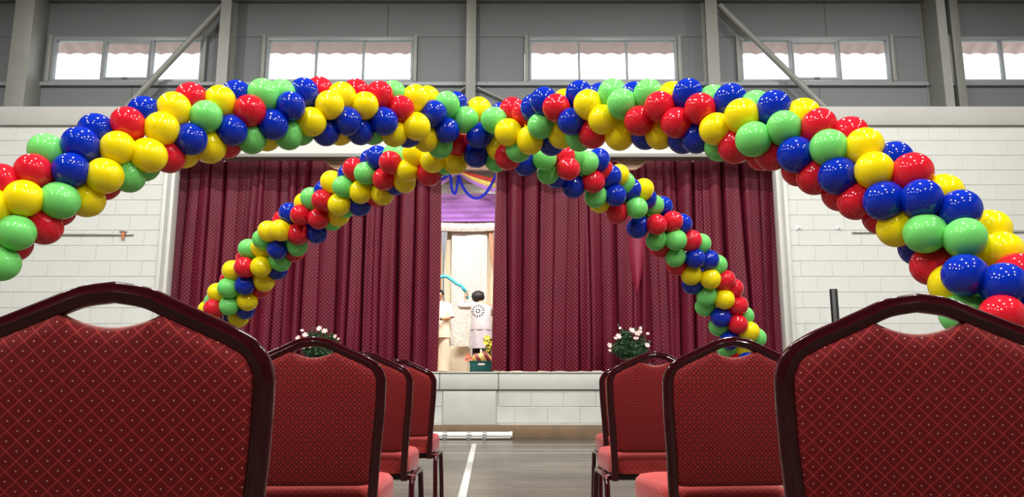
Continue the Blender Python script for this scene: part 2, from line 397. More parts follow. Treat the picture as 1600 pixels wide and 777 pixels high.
# steel columns
def hcol(name, xc, wd, dp, label, y1=DU-.002, web=True):
    c = struct(empty(name, (xc, y1, ZLED)), label, 'column'); z = ZC-ZLED
    if web:
        box(-wd/2, wd/2, -dp, -dp+.018, 0, z).build('front_flange', M['steel'], c, smooth=False)
        box(-wd/2, wd/2, -.018, 0, 0, z).build('rear_flange', M['steel'], c, smooth=False)
        box(-.01, .01, -dp+.018, -.018, 0, z).build('column_web', M['steel'], c, smooth=False)
    else:
        box(-wd/2, wd/2, -dp, 0, 0, z, .01).build('column_shaft', M['steel'], c)
    box(-wd/2-.03, wd/2+.03, -dp-.03, 0, 0, .02).build('base_plate', M['steel'], c, smooth=False)
    return c
hcol('steel_column', ptx(352, 11.6, 60), .17, .3, 'grey steel column with diagonal brace, between first two windows')
hcol('steel_column', ptx(736, 11.7, 60), .16, .16, 'slim grey square steel post between the two middle windows', web=False)
hcol('steel_column', ptx(1112, 11.6, 60), .19, .3, 'grey steel column with brace, between third and fourth windows')
hcol('steel_column', ptx(1466, 11.5, 60), .14, .5, 'deep grey steel portal column beside the last window')
hcol('steel_column', ptx(36, 11.5, 60), .31, .4, 'broad grey steel portal column beside first window', web=False)
hcol('steel_column', ptx(1496, 11.7, 60), .14, .14, 'square steel post against the deep portal column', web=False)
def brace(p, q, wd, label):
    p, q = V(p), V(q)
    struct(MB().tube([p, q], wd/2, 12).build('steel_brace', M['steel']), label, 'brace')
YBR = DU-.2
brace(at(347, 10, YBR), at(196, 170, YBR-.02), .1, 'diagonal grey steel tube brace crossing the first window')
brace(at(1124, 8, YBR), at(1290, 170, YBR-.02), .1, 'diagonal grey steel tube brace crossing the fourth window')
brace(at(746, 137, DU-.06), at(800, 162, DU-.06), .045, 'thin steel strut running from slim post toward third window')
brace(at(727, 137, DU-.06), at(690, 160, DU-.06), .045, 'thin steel strut running from slim post toward second window')
# outside: eave, annex roof, ground, twiggy tree
ye = DU+.95; ze = at(800, 86, ye).z; rows = []
nx = 520
for k, (yy, zz) in enumerate(((DU+.16, ze+.34), (ye, ze), (ye, ze+.05), (DU+.16, ze+.39))):
    row = []
    for i in range(nx+1):
        x = XL-.5+(XR-XL+1)*i/nx
        row.append((x, yy, zz+.035*abs(math.sin(PI*x/.27))))
    rows.append(row)
struct(MB().grid(rows, closed_v=True).build('roof_eave', M['tile']), 'pinkish scalloped tile eave outside the clerestory windows', 'eave')
struct(box(-60, 60, 12.5, 120, -.3, -.1).build('ground_outside', M['ground']), 'pale ground outside the hall', 'ground')
tr = tag(empty('bare_tree', (6.5, 24, -.1)), 'bare twiggy tree outside the clerestory windows', 'tree')
mbt = MB()
def branch(p, d, ln, r, depth):
    pts = [p]; 
    for k in range(4):
        d = (d+V((R.uniform(-.22, .22), R.uniform(-.22, .22), R.uniform(-.1, .12)))).normalized(); p = p+d*ln/4; pts.append(p)
    (mbt0 if depth == 0 else mbt).tube(pts, r, 5, scale=[1, .9, .8, .7, .55])
    if depth < 4:
        for k in range(3 if depth else 5):
            q = pts[R.choice((2, 3, 4))]; branch(q, (d+V((R.uniform(-1, 1), R.uniform(-1, 1), R.uniform(-.2, .6)))).normalized(), ln*.62, r*.5, depth+1)
mbt0 = MB(); branch(V((0, 0, 0)), V((0, 0, 1)), 8.0, .05, 0)
mbt0.build('trunk', M['bark'], tr); tag(mbt.build('twigs', M['bark'], tr), kind='stuff')

# ------------------------------------------------------------------ lamps
def hall_lamp(x, y):
    o = tag(empty('ceiling_lamp', (x, y, 7.5)), 'round white high-bay lamp hanging below the hall ceiling', 'lamp', 'high-bay lamps under the ceiling')
    MB().lathe([(.05, .32), (.08, .3), (.1, .2), (.2, .05), (.24, 0), (.235, 0), (.19, .05), (.09, .19), (.001, .19)], n=28).build('shade', M['pvc'], o)
    MB().lathe([(.001, .028), (.2, .028), (.205, .034), (.001, .04)], n=24).build('diffuser', M['lampglow'], o)
    MB().tube([(0, 0, .3), (0, 0, ZC-7.5)], .012, 8).build('hanger', M['metal'], o)
    ld = bpy.data.lights.new('lamp_light', 'AREA'); ld.shape = 'DISK'; ld.size = .3; ld.energy = LAMP_W; ld.color = (1, .975, .93)
    lo = bpy.data.objects.new('lamp_light', ld); col.objects.link(lo); lo.parent = o; lo.location = (0, 0, .015)
for y in (-2.6, .8, 4.2, 7.6):
    for x in (-6.6, -2.2, 2.2, 6.6): hall_lamp(x, y)
# stage house
SB = 16.6
struct(box(XO0-1.5, XO1+1.5, D+.02, SB, HS-.1, HS).build('floor_stage', M['stagefloor'], smooth=False), 'raised timber stage floor', 'floor')
struct(box(XO0-1.5, XO1+1.5, SB, SB+.15, HS, 5.5).build('wall_stage_back', M['trim'], smooth=False), 'white back wall of the stage', 'wall')
struct(box(XO0-1.65, XO0-1.5, DU+.16, SB, HS, 5.5).box(XO0-1.65, XO0-1.5, D+.24, DU+.16, HS, ZBM-.01).build('wall_stage_side_left', M['side'], smooth=False), 'side wall inside the stage behind the wide curtain', 'wall')
struct(box(XO1+1.5, XO1+1.65, DU+.16, SB, HS, 5.5).box(XO1+1.5, XO1+1.65, D+.24, DU+.16, HS, ZBM-.01).build('wall_stage_side_right', M['side'], smooth=False), 'other side wall inside the stage', 'wall')
struct(box(XO0-1.65, XO1+1.65, DU+.16, SB+.15, 5.4, 5.5).build('ceiling_stage', M['ceil'], smooth=False), 'white ceiling of the stage house', 'ceiling')
for x in (-3.2, -.6, 2.0):
    o = tag(empty('stage_lamp', (x, 13.0, 5.4)), 'long white batten lamp on the stage ceiling', 'lamp', 'batten lamps over the stage')
    box(-.6, .6, -.08, .08, -.07, 0, .01).build('housing', M['pvc'], o); box(-.58, .58, -.06, .06, -.082, -.07).build('diffuser', M['lampglow'], o)
    ld = bpy.data.lights.new('lamp_light', 'AREA'); ld.shape = 'RECTANGLE'; ld.size = 1.16; ld.size_y = .12; ld.energy = STAGE_W; ld.color = (1, .96, .9)
    lo = bpy.data.objects.new('lamp_light', ld); col.objects.link(lo); lo.parent = o; lo.location = (0, 0, -.09)

# ------------------------------------------------------------------ floor markings
def line_strip(pts, wd):
    mb = MB(); p, q = V(pts[0]), V(pts[1]); d = (q-p).normalized(); n = V((-d.y, d.x, 0))*wd/2
    mb.v = [tuple(a+V((0, 0, z))) for z in (.0005, .0025) for a in (p-n, p+n, q+n, q-n)]
    mb.f = [(0, 1, 2, 3), (4, 5, 6, 7), (0, 1, 5, 4), (1, 2, 6, 5), (2, 3, 7, 6), (3, 0, 4, 7)]
    return mb
def gnd(x, y):
    r = ray(x, y); t = -CAMH/r.z; return CP+r*t
M['line'] = mat('white_floor_paint', (196, 198, 192), .4, var=.05)
a, b = gnd(741, 694), gnd(722, 777); line_strip((a, b+(b-a)*.25), .058).build('court_line', M['line'], fl, smooth=False)
for yy, wd in ((695, .03), (708.5, .025), (703, .02)):
    y = gnd(800, yy).y; line_strip(((XL+.2, y, 0), (XR-.2, y, 0)), wd).build('court_line', M['line'], fl, smooth=False)

# ------------------------------------------------------------------ stage curtains
def cloth(xa, xb, z0, ztop, yc, period, amp, seed, mname, nrow=26, gather=.35, xbot=None, per_jit=.55, dens=24, omega=.0):
    """hanging pleated cloth; UV in metres of cloth"""
    rr = random.Random(seed)
    ph = [0.0]; xs = [0.0]
    wd = xb-xa; n = max(24, int(wd/period*dens)); step = wd/n
    cur = period
    for i in range(n):
        if i % dens == 0: cur = period*rr.uniform(1-per_jit, 1+per_jit)
        ph.append(ph[-1]+2*PI*step/cur); xs.append(xs[-1]+step)
    amps = [amp*(.72+.4*math.sin(ph[i]*.23+seed)+.22*math.sin(ph[i]*.11+2)) for i in range(n+1)]
    rows, us = [], []
    zt = ztop if callable(ztop) else (lambda x: ztop)
    for k in range(nrow+1):
        t = k/nrow; row = []; sw = .02*math.sin(3*t+seed)
        a = (1-gather)+gather*min(1, t*1.6)
        for i in range(n+1):
            x = xa+xs[i]; A = amps[i]*a
            if xbot: x += xbot(xs[i]/wd, t)
            y = yc+A*(1-2*abs(math.sin(ph[i]/2+.25*math.sin(ph[i]*.37+2*t)))**.75)+.25*A*math.sin(1.7*ph[i]+1.3+.8*t)+.02*math.sin(ph[i]*.31+4*t)
            xo = -omega*math.sin(ph[i]+.5*math.sin(ph[i]*.37+2*t))*(.4+.6*a)
            zz = zt(xa+xs[i]); row.append(V((x+xo+sw*math.sin(ph[i]*.17), y, zz+(z0-zz)*t+(0 if t < 1 else .008*math.sin(ph[i]*.7)))))
        rows.append(row)
    mid = rows[nrow//2]; u = [0]
    for i in range(n): u.append(u[-1]+(mid[i+1]-mid[i]).length)
    me = bpy.data.meshes.new('cloth'); nc = n+1
    me.from_pydata([tuple(p) for r in rows for p in r], [], [(i*nc+j, (i+1)*nc+j, (i+1)*nc+j+1, i*nc+j+1) for i in range(nrow) for j in range(n)])
    uv = me.uv_layers.new(name='UVMap')
    for p in me.polygons:
        p.use_smooth = True
        for li in p.loop_indices:
            vi = me.loops[li].vertex_index; uv.data[li].uv = (u[vi % nc], me.vertices[vi].co.z)
    me.materials.append(M[mname])
    return me
YC = D+.48
ztc = at(800, 250, YC).z
def sagl(x):
    px = 800+(x/YC)*1182; return ztc+.012*math.sin(px*.21)-.10*math.exp(-((px-535)/22)**2)
def sagr(x):
    px = 800+(x/YC)*1182; return ztc+.012*math.sin(px*.19)-.13*math.exp(-((px-988)/20)**2)
zc0 = HS+.02
xl1, xr0 = ptx(685, YC), ptx(775, YC)
lc = tag(empty('stage_curtain', ((XO0+xl1)/2, YC, HS)), 'maroon dotted stage curtain, the drape beside the person in cream', 'curtain')
o = link('cloth', cloth(XO0+.02, xl1, zc0, sagl, YC, .2, .125, 3, 'curtain', omega=.034), lc); o.location = -lc.location
rc = tag(empty('stage_curtain', ((XO1+xr0)/2, YC, HS)), 'maroon dotted stage curtain with smooth shiny fold, beside person in grey cardigan', 'curtain')
o = link('cloth', cloth(xr0, XO1-.02, zc0, sagr, YC, .21, .13, 11, 'curtain', omega=.036, xbot=lambda u, t: -.05*t*(1-u)), rc); o.location = -rc.location
# curtain track
tk = tag(box(XO0+.1, XO1-.1, YC-.03, YC+.03, ztc+.03, ztc+.07, .005).build('curtain_track', M['metal']), 'straight metal curtain track above the maroon curtains', 'track')
# plain shiny facing hanging in a fold of the right-hand curtain
M['lining'] = mat('plain_maroon_satin', (136, 32, 60), .4, var=.1)
rows = []
for k in range(15):
    t = k/14; c = at(1000-4*t, 330+t*132, YC-.2); hw = .16*(1-t**2.2)**.9+.004
    rows.append([c+V((s*hw, .11*abs(s)**2, 0)) for s in (-1, -.8, -.6, -.4, -.2, 0, .2, .4, .6, .8, 1)])
lo = MB().grid(rows).build('satin_facing', M['lining'], rc); lo.location = -rc.location

# ------------------------------------------------------------------ chairs
OUT = [(0, 0), (.048, .008), (.09, .026), (.132, .045), (.174, .064), (.203, .083), (.219, .104), (.2275, .125), (.2295, .150), (.2265, .233), (.220, .308), (.212, .40), (.205, .50), (.203, .588)]
HT = .93; TW = .0155
def lean(z): return max(0, (HT-z))*.13 - .012*math.sin(PI*min(1, (HT-z)/.45))
half = crom([(x, 0, HT-d) for x, d in OUT], 5)
outl = [V((-p.x, 0, p.z)) for p in half[::-1]][:-1]+half
cen = []
for i, p in enumerate(outl):
    t = (outl[min(i+1, len(outl)-1)]-outl[max(i-1, 0)]).normalized(); n = V((t.z, 0, -t.x))
    if n.dot(V((0, 0, .62))-p) < 0: n = -n
    cen.append((p, n))
def off(d): return [p+n*d for p, n in cen]
def lz(p): return V((p.x, lean(p.z)+p.y, p.z))
prof = []
for i in range(24):
    a = 2*PI*i/24; c, s = math.cos(a), math.sin(a)
    q = math.copysign(abs(s)**.7, s)
    prof.append((.0145*math.copysign(abs(c)**.6, c)*(.9+.1*math.cos(2*PI*q)), TW*q))
def frame_mesh():
    path = [lz(p) for p in off(TW)]
    rows = []
    for i, p in enumerate(path):
        t = (path[min(i+1, len(path)-1)]-path[max(i-1, 0)]).normalized()
        sd = V((0, 1, 0)); sd = (sd-t*sd.dot(t)).normalized(); u = t.cross(sd)
        rows.append([p+sd*a+u*b for a, b in prof])
    mb = MB(); mb.grid(rows, closed_u=True); m = len(prof)
    mb.f.append(tuple(range(m))[::-1]); mb.f.append(tuple((len(rows)-1)*m+i for i in range(m)))
    return mb
def pad_outline():
    inn = off(2*TW-.003); pts = []
    for p in inn:
        if p.z < .468: continue
        if abs(p.x) < .062: continue
        pts.append(p)
    k = max(i for i in range(len(pts)) if pts[i].x < 0)
    a, b = pts[k], pts[k+1]; dip = []
    for i in range(1, 14):
        t = i/14; x = a.x+(b.x-a.x)*t
        dip.append(V((x, 0, a.z+(b.z-a.z)*t-.021*(math.sin(PI*t))**.85)))
    full = pts[:k+1]+dip+pts[k+1:]
    l, r = full[0], full[-1]; bot = [V((r.x+(l.x-r.x)*i/10, 0, .468)) for i in range(1, 10)]
    return full+bot, [a]+dip+[b]
PO, DIP = pad_outline()
def pad_mesh():
    c = V((0, 0, .64)); ks = [(1, .0), (.992, .55), (.97, .8), (.9, .93), (.7, 1), (.35, 1), (.02, 1)]
    rows = []
    for sgn in (-1, 1):
        kk = ks if sgn < 0 else ks[::-1]
        sub = [[lz(c+(p-c)*s)+V((0, sgn*.02*h, 0)) for p in PO] for s, h in (ks[::-1] if sgn < 0 else ks)]
        rows += sub if sgn < 0 else sub[1:]
    mb = MB().grid(rows, closed_u=True); m = len(PO); k = len(mb.v)-m
    mb.f.append(tuple(range(m))[::-1]); mb.f.append(tuple(k+i for i in range(m)))
    return mb
def arc_path(pts, n=6): return crom(pts, n)
def make_chair():
    t = empty('banquet_chair')
    frame_mesh().build('back_frame', M['maroon'], t)
    bk = pad_mesh().build('backrest', M['fab'], t)
    tag(MB().tube([lz(p) for p in DIP], .0028, 6).build('piping', M['gold'], bk), 'pale cord edging the hand hole')
    y0 = lean(.47)+.018
    # seat cushion
    N_, K = 40, []
    for s, z in ((.001, .474), (.5, .473), (.8, .470), (.93, .463), (.985, .45), (1, .432), (1, .385), (.985, .372), (.9, .367), (.02, .367)):
        row = []
        for i in range(N_):
            a = 2*PI*i/N_; cx, cy = math.cos(a), math.sin(a); e = .32
            x = math.copysign(abs(cx)**e, cx); y = math.copysign(abs(cy)**e, cy)
            row.append((x*.212*s*(1+.03*y), y0+.21+y*.21*s, z))
        K.append(row)
    MB().grid(K, closed_u=True).build('seat', M['fab_lit'], t)
    box(-.19, .19, y0+.03, y0+.40, .352, .367, .004).build('seat_pan', M['black'], t)
    for s in (-1, 1):
        X = s*.222
        ya, yb = y0+.02, y0+.37
        rail = crom([(X, ya+.03, .352), (X, ya+.08, .358), (X, yb-.08, .358), (X, yb-.03, .352)], 4)
        MB().tube(rail, .0135, 10).build('side_rail', M['maroon'], t)
        l1 = MB().tube(crom([(X, ya+.03, .352), (X, ya+.006, .334), (X, ya-.008, .30), (X+s*.004, ya-.03, .18), (X+s*.008, ya-.055, .012)], 5), .0135, 10).build('leg', M['maroon'], t)
        l2 = MB().tube(crom([(X, yb-.03, .352), (X, yb-.006, .334), (X, yb+.004, .30), (X+s*.004, yb+.02, .18), (X+s*.008, yb+.03, .012)], 5), .0135, 10).build('leg', M['maroon'], t)
        for yy, lg in ((ya-.056, l1), (yb+.0305, l2)): MB().lathe([(.001, 0), (.015, 0), (.0155, .02), (.012, .022)], (X+s*.008, yy, 0), 12).build('foot_cap', M['black'], lg)
        MB().lathe([(.001, -.016), (.0145, -.015), (.0155, 0), (.0145, .015), (.001, .016)], (X-s*.0, ya+.02, .351), 12, 'X').build('ferrule', M['chrome'], t)
        box(min(X, s*.185), max(X, s*.185), ya+.005, ya+.035, .342, .36, .003).build('bracket', M['maroon'], t)
    MB().tube([(-.222, y0+.32, .345), (.222, y0+.32, .345)], .009, 8).build('stretcher', M['maroon'], t)
    MB().tube([(-.222, y0+.06, .345), (.222, y0+.06, .345)], .009, 8).build('stretcher', M['maroon'], t)
    return t
def copy_tree(o, parent=None):
    c = o.copy(); col.objects.link(c); c.parent = parent
    for ch in list(o.children): copy_tree(ch, c)
    return c
proto = make_chair()
rowA = 'in row beside white floor line'; rowB = 'in row across aisle from white floor line'
CHAIRS = [(-.572, 1.10, 7, rowA, 'farthest from stage'), (-.624, 2.43, 2, rowA, 'third from stage'), (-.687, 3.60, 0, rowA, 'second from stage'), (-.68, 4.65, 0, rowA, 'closest to stage'),
          (.66, 1.25, -8, rowB, 'farthest from stage'), (.696, 2.43, 6, rowB, 'third from stage'), (.665, 3.60, 2, rowB, 'second from stage'), (.75, 4.65, 0, rowB, 'closest to stage')]
for i, (x, y, a, rw, nth) in enumerate(CHAIRS):
    o = proto if i == 0 else copy_tree(proto)
    o.location = (x, y, 0); o.rotation_euler = (0, 0, math.radians(a))
    tag(o, 'red diamond-patterned banquet chair %s, %s' % (rw, nth), 'chair', 'red banquet chairs along the aisle')

# ------------------------------------------------------------------ balloon arches
BD = .238; RO = .128
C0 = CP+ray(745, 205)*7.3
ARM = {'FL': ((37, 310), 5.1), 'FR': ((1507, 430), 4.5), 'BL': ((365, 462), 9.3), 'BR': ((1145, 515), 9.3)}
LINE = {
 'FL': [(745, 205), (680, 190), (600, 180), (500, 176), (400, 182), (300, 197), (205, 235), (100, 285), (45, 320), (0, 352)],
 'FR': [(745, 205), (830, 197), (900, 185), (1000, 181), (1100, 185), (1200, 208), (1300, 251), (1400, 305), (1485, 372), (1538, 440), (1560, 490)],
 'BL': [(745, 205), (690, 242), (630, 262), (575, 282), (520, 318), (470, 350), (430, 388), (393, 428), (365, 464), (345, 497)],
 'BR': [(745, 205), (800, 232), (860, 255), (915, 275), (965, 304), (1020, 345), (1060, 385), (1095, 425), (1125, 470), (1146, 515), (1157, 545)]}
AX, AXN = {}, {}
for k, ((px, py), z) in ARM.items():
    e = CP+ray(px, py)*z; d = V((e.x-C0.x, e.y-C0.y, 0)).normalized()
    pts = []
    for (x, y) in LINE[k]:
        r = ray(x, y); t = (C0.x*d.y-C0.y*d.x)/(r.x*d.y-r.y*d.x) if (x, y) != LINE[k][0] else 7.3
        pts.append(CP+r*t)
    l = pts[-1]; s = {'FL': 1, 'FR': 1, 'BL': .8, 'BR': .8}[k]
    n_list = len(pts)
    h = l.z
    ext = {'FL': .62, 'FR': .3, 'BL': .42, 'BR': .34}[k]
    pts += [l+d*ext*.6-V((0, 0, h*.45)), l+d*ext-V((0, 0, h*.93))]
    sm = crom(pts, 10); AXN[k] = (n_list-1)*10; AX[k] = sm
DATA = {
'FL': '''73 236 27 G;126 226 28 B;52 267 31 R;111 266 28 B;184 231 28 Y;233 243 26 Y;164 275 26 Y;37 310 31 Y;94 314 27 G;137 316 23 Y b;202 278 23 G b;226 266 17 G b;264 248 22 R b;167 298 15 R b;2 284 26 R;-16 322 28 Y;26 364 30 G;69 356 26 R b;96 338 16 R b;2 412 30 G;28 386 19 R b;150 204 25 B;200 193 27 R;225 173 22 B b;272 170 26 Y;298 151 22 R b;253 201 26 Y;344 157 25 Y;322 182 25 G;370 143 18 B b;298 218 24 B;328 232 22 Y b;291 248 13 Y b;362 204 23 B;355 234 13 R b;390 173 23 R;393 219 21 G b;411 148 23 G;440 140 17 G b;418 223 13 Y b;426 195 22 B;454 166 22 B;475 145 22 B;451 214 20 G b;470 212 15 G b;499 136 15 R b;515 164 21 Y;534 150 21 Y;557 140 16 R b;487 191 22 Y;509 210 19 B b;531 216 12 Y b;543 190 20 B;570 165 21 Y;593 149 20 R;615 140 14 G b;563 208 19 B b;583 214 12 G b;600 190 20 B;626 170 20 R;649 153 21 Y;668 149 15 Y b;616 211 19 Y b;636 218 12 B b;651 198 19 Y;677 178 18 B;698 163 18 G;714 156 13 B b;665 219 18 Y b;688 222 14 R b;698 204 18 B;727 187 17 G;714 227 18 R b;748 172 18 Y;686 236 12 G b''',
'FR': '''772 188 17 G;749 212 18 B;744 246 16 B b;784 168 8 B b;800 168 15 R b;819 178 19 R;794 207 20 Y;780 232 19 Y b;845 197 19 G;828 221 19 Y;811 238 16 G b;776 254 16 G b;794 254 12 R b;833 159 11 B b;850 158 17 B;869 168 20 R;893 190 19 B;878 214 19 Y b;862 228 15 B b;881 147 8 Y b;926 212 20 R b;906 222 14 G b;905 148 19 B;919 163 20 Y;937 140 10 B b;957 146 19 G;972 162 20 G;942 187 21 Y;992 139 11 B b;1013 147 20 G;1031 167 22 R;999 189 22 R;968 213 22 Y b;1008 222 13 B b;1031 214 21 Y b;1057 192 23 R;1051 141 13 Y b;1075 147 23 B;1094 170 23 R;1116 147 14 G b;1141 157 24 B;1088 219 22 B b;1066 228 13 B b;1118 202 24 Y;1159 181 24 Y;1184 157 15 G b;1123 239 14 G b;1148 231 24 R b;1177 218 24 G;1209 169 25 B;1256 176 21 Y b;1225 200 25 G;1279 197 27 R;1330 205 21 R b;1205 243 24 R b;1188 250 17 R b;1243 242 26 B;1295 231 28 G;1351 228 29 Y;1401 244 21 B b;1271 281 23 R b;1245 275 17 R b;1309 275 27 B;1366 266 30 Y;1425 270 31 R;1381 314 29 B;1440 311 31 B;1478 297 24 Y b;1500 328 33 B;1336 318 26 R b;1310 310 19 R b;1370 350 17 R b;1400 358 28 Y b;1445 365 32 G;1508 372 32 G;1551 355 25 Y b;1565 394 36 Y;1426 398 16 B b;1456 415 31 R b;1507 430 32 B;1475 452 18 Y b;1604 420 16 R b;1568 445 34 B;1518 472 28 G b;1566 494 30 R;1606 478 22 B;1490 496 18 G b;1603 510 12 Y b''',
'BL': '''647 239 17 Y;676 251 18 Y;711 253 18 Y;670 272 18 R b;697 260 13 G b;612 234 8 G b;628 240 13 B b;590 246 15 B;577 245 11 B b;610 254 16 R;637 267 16 Y;633 286 16 Y b;620 294 11 B b;553 264 14 R;571 271 16 G;600 280 16 R;539 268 9 B b;518 284 15 Y;537 292 16 G;564 300 16 Y;598 305 16 Y b;590 312 11 R b;563 322 16 B b;486 310 16 G;504 313 16 R;530 320 16 Y;529 338 16 Y b;498 342 16 R;522 350 11 G b;546 330 9 G b;495 365 17 B b;472 312 9 Y b;503 292 8 B b;452 333 15 B;437 340 9 R b;470 336 16 R;419 361 16 Y;438 360 15 Y;466 366 15 R;405 368 8 G b;408 387 15 Y;434 389 15 B;465 386 15 G b;463 396 12 R b;439 409 15 G b;388 389 14 G;408 417 15 Y;382 418 15 R;379 400 8 R b;436 424 12 B b;361 421 13 Y b;413 440 16 Y;409 454 12 R b;353 434 8 R b;383 446 14 B;357 450 15 G;339 457 14 Y b;358 478 15 G;387 471 16 Y;329 468 8 G b;334 482 14 R;385 486 13 B b;366 498 16 B;318 482 8 Y b;380 500 8 Y b''',
'BR': '''821 258 18 B b;851 248 17 G;856 273 16 G b;867 284 11 B b;888 264 16 R;880 244 14 R;898 238 11 G b;918 254 15 G;935 250 14 B;896 292 19 B b;927 284 16 R;954 276 15 B;946 256 6 R b;968 271 14 Y b;980 278 8 G b;930 309 16 G b;934 321 12 Y b;961 305 15 B;986 296 15 B;1005 296 14 Y;1015 302 7 B b;964 333 17 R b;995 325 15 G;1021 321 15 G;1037 320 13 B b;996 356 17 B b;1026 351 15 R;1051 346 15 R;1068 348 13 B b;1025 376 15 G;1056 375 15 G;1080 376 15 R;1097 379 13 G b;1028 389 13 R b;1055 402 15 G;1086 404 15 B;1108 406 14 B;1123 412 12 G b;1055 417 14 R b;1080 430 15 Y;1110 436 15 Y;1133 438 14 R;1149 449 12 R b;1080 446 13 B b;1104 464 15 G;1132 468 15 Y;1153 478 15 R;1099 481 13 G b;1167 492 11 G b;1126 496 15 B;1153 507 15 R;1121 511 13 G b;1171 518 16 Y;1185 527 12 G b;1140 532 13 B;1135 545 15 G;1160 543 13 Y b'''}
def axis_near(pt, ax):
    i = min(range(len(ax)), key=lambda j: (ax[j]-pt).length_squared); return i, ax[i]
balls = []   # (pos, outward, colour, arm)
def project(p):
    q = p-CP; z = q.dot(FW); return 800+F*q.x/z, 388.5-F*q.dot(UP)/z, z
for k, txt in DATA.items():
    ax = AX[k]
    pr = [project(p) for p in ax]
    for tok in txt.split(';'):
        f = tok.split(); x, y, r = float(f[0]), float(f[1]), float(f[2]); c = f[3]; back = len(f) > 4
        i = min(range(len(ax)), key=lambda j: (pr[j][0]-x)**2+(pr[j][1]-y)**2)
        if back:
            rp = F*BD/2/pr[i][2]
            if r < rp:
                d = V((pr[i][0]-x, pr[i][1]-y)); l = d.length
                if l > 1: d *= min(l, rp-r)/l; x += d.x; y += d.y
        rd = ray(x, y).normalized()
        # march along the ray for the first / last point within RO of the axis
        best, bd, first, last = None, 9, None, None
        dc = (ax[i]-CP).dot(rd)
        for s in range(-40, 41):
            p = CP+rd*(dc+s*.01); j, q = min(((j, ax[j]) for j in range(max(0, i-14), min(len(ax), i+15))), key=lambda e: (e[1]-p).length_squared)
            l = (q-p).length
            if l < bd: bd, best = l, (p, q)
            if l < RO:
                if first is None: first = (p, q)
                last = (p, q)
        p, q = (last if back else first) if first else best
        if back and first: p = p.lerp(first[0], .12)
        o = p-q
        if o.length < 1e-3: o = V((0, 0, 1))
        balls.append([p, o.normalized(), c, k])
# relax depth along the line of sight so that neighbours do not sink into each other
for it in range(40):
    for i in range(len(balls)):
        for j in range(i+1, len(balls)):
            a, b = balls[i], balls[j]; d = b[0]-a[0]; l = d.length
            if l < BD*.8 and l > 1e-6:
                ra, rb = (a[0]-CP).normalized(), (b[0]-CP).normalized(); da, db = (a[0]-CP).length, (b[0]-CP).length
                s = 1 if db >= da else -1; m = min(.01, (BD*.8-l)*.3)
                a[0] -= ra*s*m; b[0] += rb*s*m
rf = random.Random(21)
for k, ax in AX.items():
    acc = 0
    for i in range(3, len(ax)):
        acc += (ax[i]-ax[i-1]).length
        if acc < .1: continue
        acc = 0
        t = (ax[min(i+1, len(ax)-1)]-ax[i-1]).normalized(); sd = t.cross(V((0, 0, 1))).normalized(); u = sd.cross(t)
        hidden = i > AXN[k]+2
        a0 = rf.random()*6
        for q in range(10):
            a = a0+2*PI*q/10; n = sd*math.cos(a)+u*math.sin(a); p = ax[i]+n*RO*(1 if hidden else .9)
            if p.z < BD*.55: continue
            if not hidden and n.dot((p-CP).normalized()) < .35: continue
            if min((b[0]-p).length for b in balls) < BD*(.74 if hidden else .8): continue
            balls.append([p, n, rf.choice('RBYG'), k])
# balloon mesh (unit: diameter BD), neck towards -Z
pf_ = []
for i in range(15):
    a = PI*i/14*.97
    r, z = math.sin(a), math.cos(a)
    if a > PI/2: z *= 1.13; r *= 1-.05*((a-PI/2)/(PI/2))**2
    pf_.append((max(r, .001)*BD/2, z*BD/2))
pf_ += [(.006, -BD/2*1.16), (.004, -BD/2*1.2), (.010, -BD/2*1.27), (.001, -BD/2*1.27)]
BMESH = {k: MB().lathe(pf_, n=24).mesh('balloon', BALL[k]) for k in 'RBYG'}
CN = {'R': 'red', 'B': 'royal blue', 'Y': 'yellow', 'G': 'light green'}
ARCH = {}
for nm, arms, lab in (('one', ('BL', 'FR'), 'multicoloured balloon arch running from before the curtain by the person in cream, crossing the other'), ('two', ('BR', 'FL'), 'multicoloured balloon arch running from before the smooth-folded curtain, crossing the other')):
    base = AX[arms[0]][-1]
    o = tag(empty('balloon_arch', (base.x, base.y, 0)), lab, 'balloon arch', 'crossed balloon arches')
    for k in arms: ARCH[k] = o
    path = AX[arms[0]][::-1]+AX[arms[1]][1:]
    path = [p.copy() for p in path]; path[0].z = 0; path[-1].z = 0
    MB().tube(path[::3]+[path[-1]], .011, 8).build('arch_pole', M['black'], o, -o.location)
    for e in (path[0], path[-1]):
        MB().lathe([(.001, 0), (.2, 0), (.2, .015), (.03, .022), (.02, .06), (.001, .06)], (e.x, e.y, 0), 24).build('base_plate', M['black'], o, -o.location)
for p, n, c, k in balls:
    o = link('balloon', BMESH[c], ARCH[k], p-ARCH[k].location)
    o.rotation_mode = 'QUATERNION'
    s = rf.uniform(.97, 1.05); o.scale = (s, s, s*rf.uniform(.99, 1.05))
    o.rotation_quaternion = n.to_track_quat('Z', 'Y')
    o['label'] = '%s latex balloon' % CN[c]
print('balloons', len(balls))

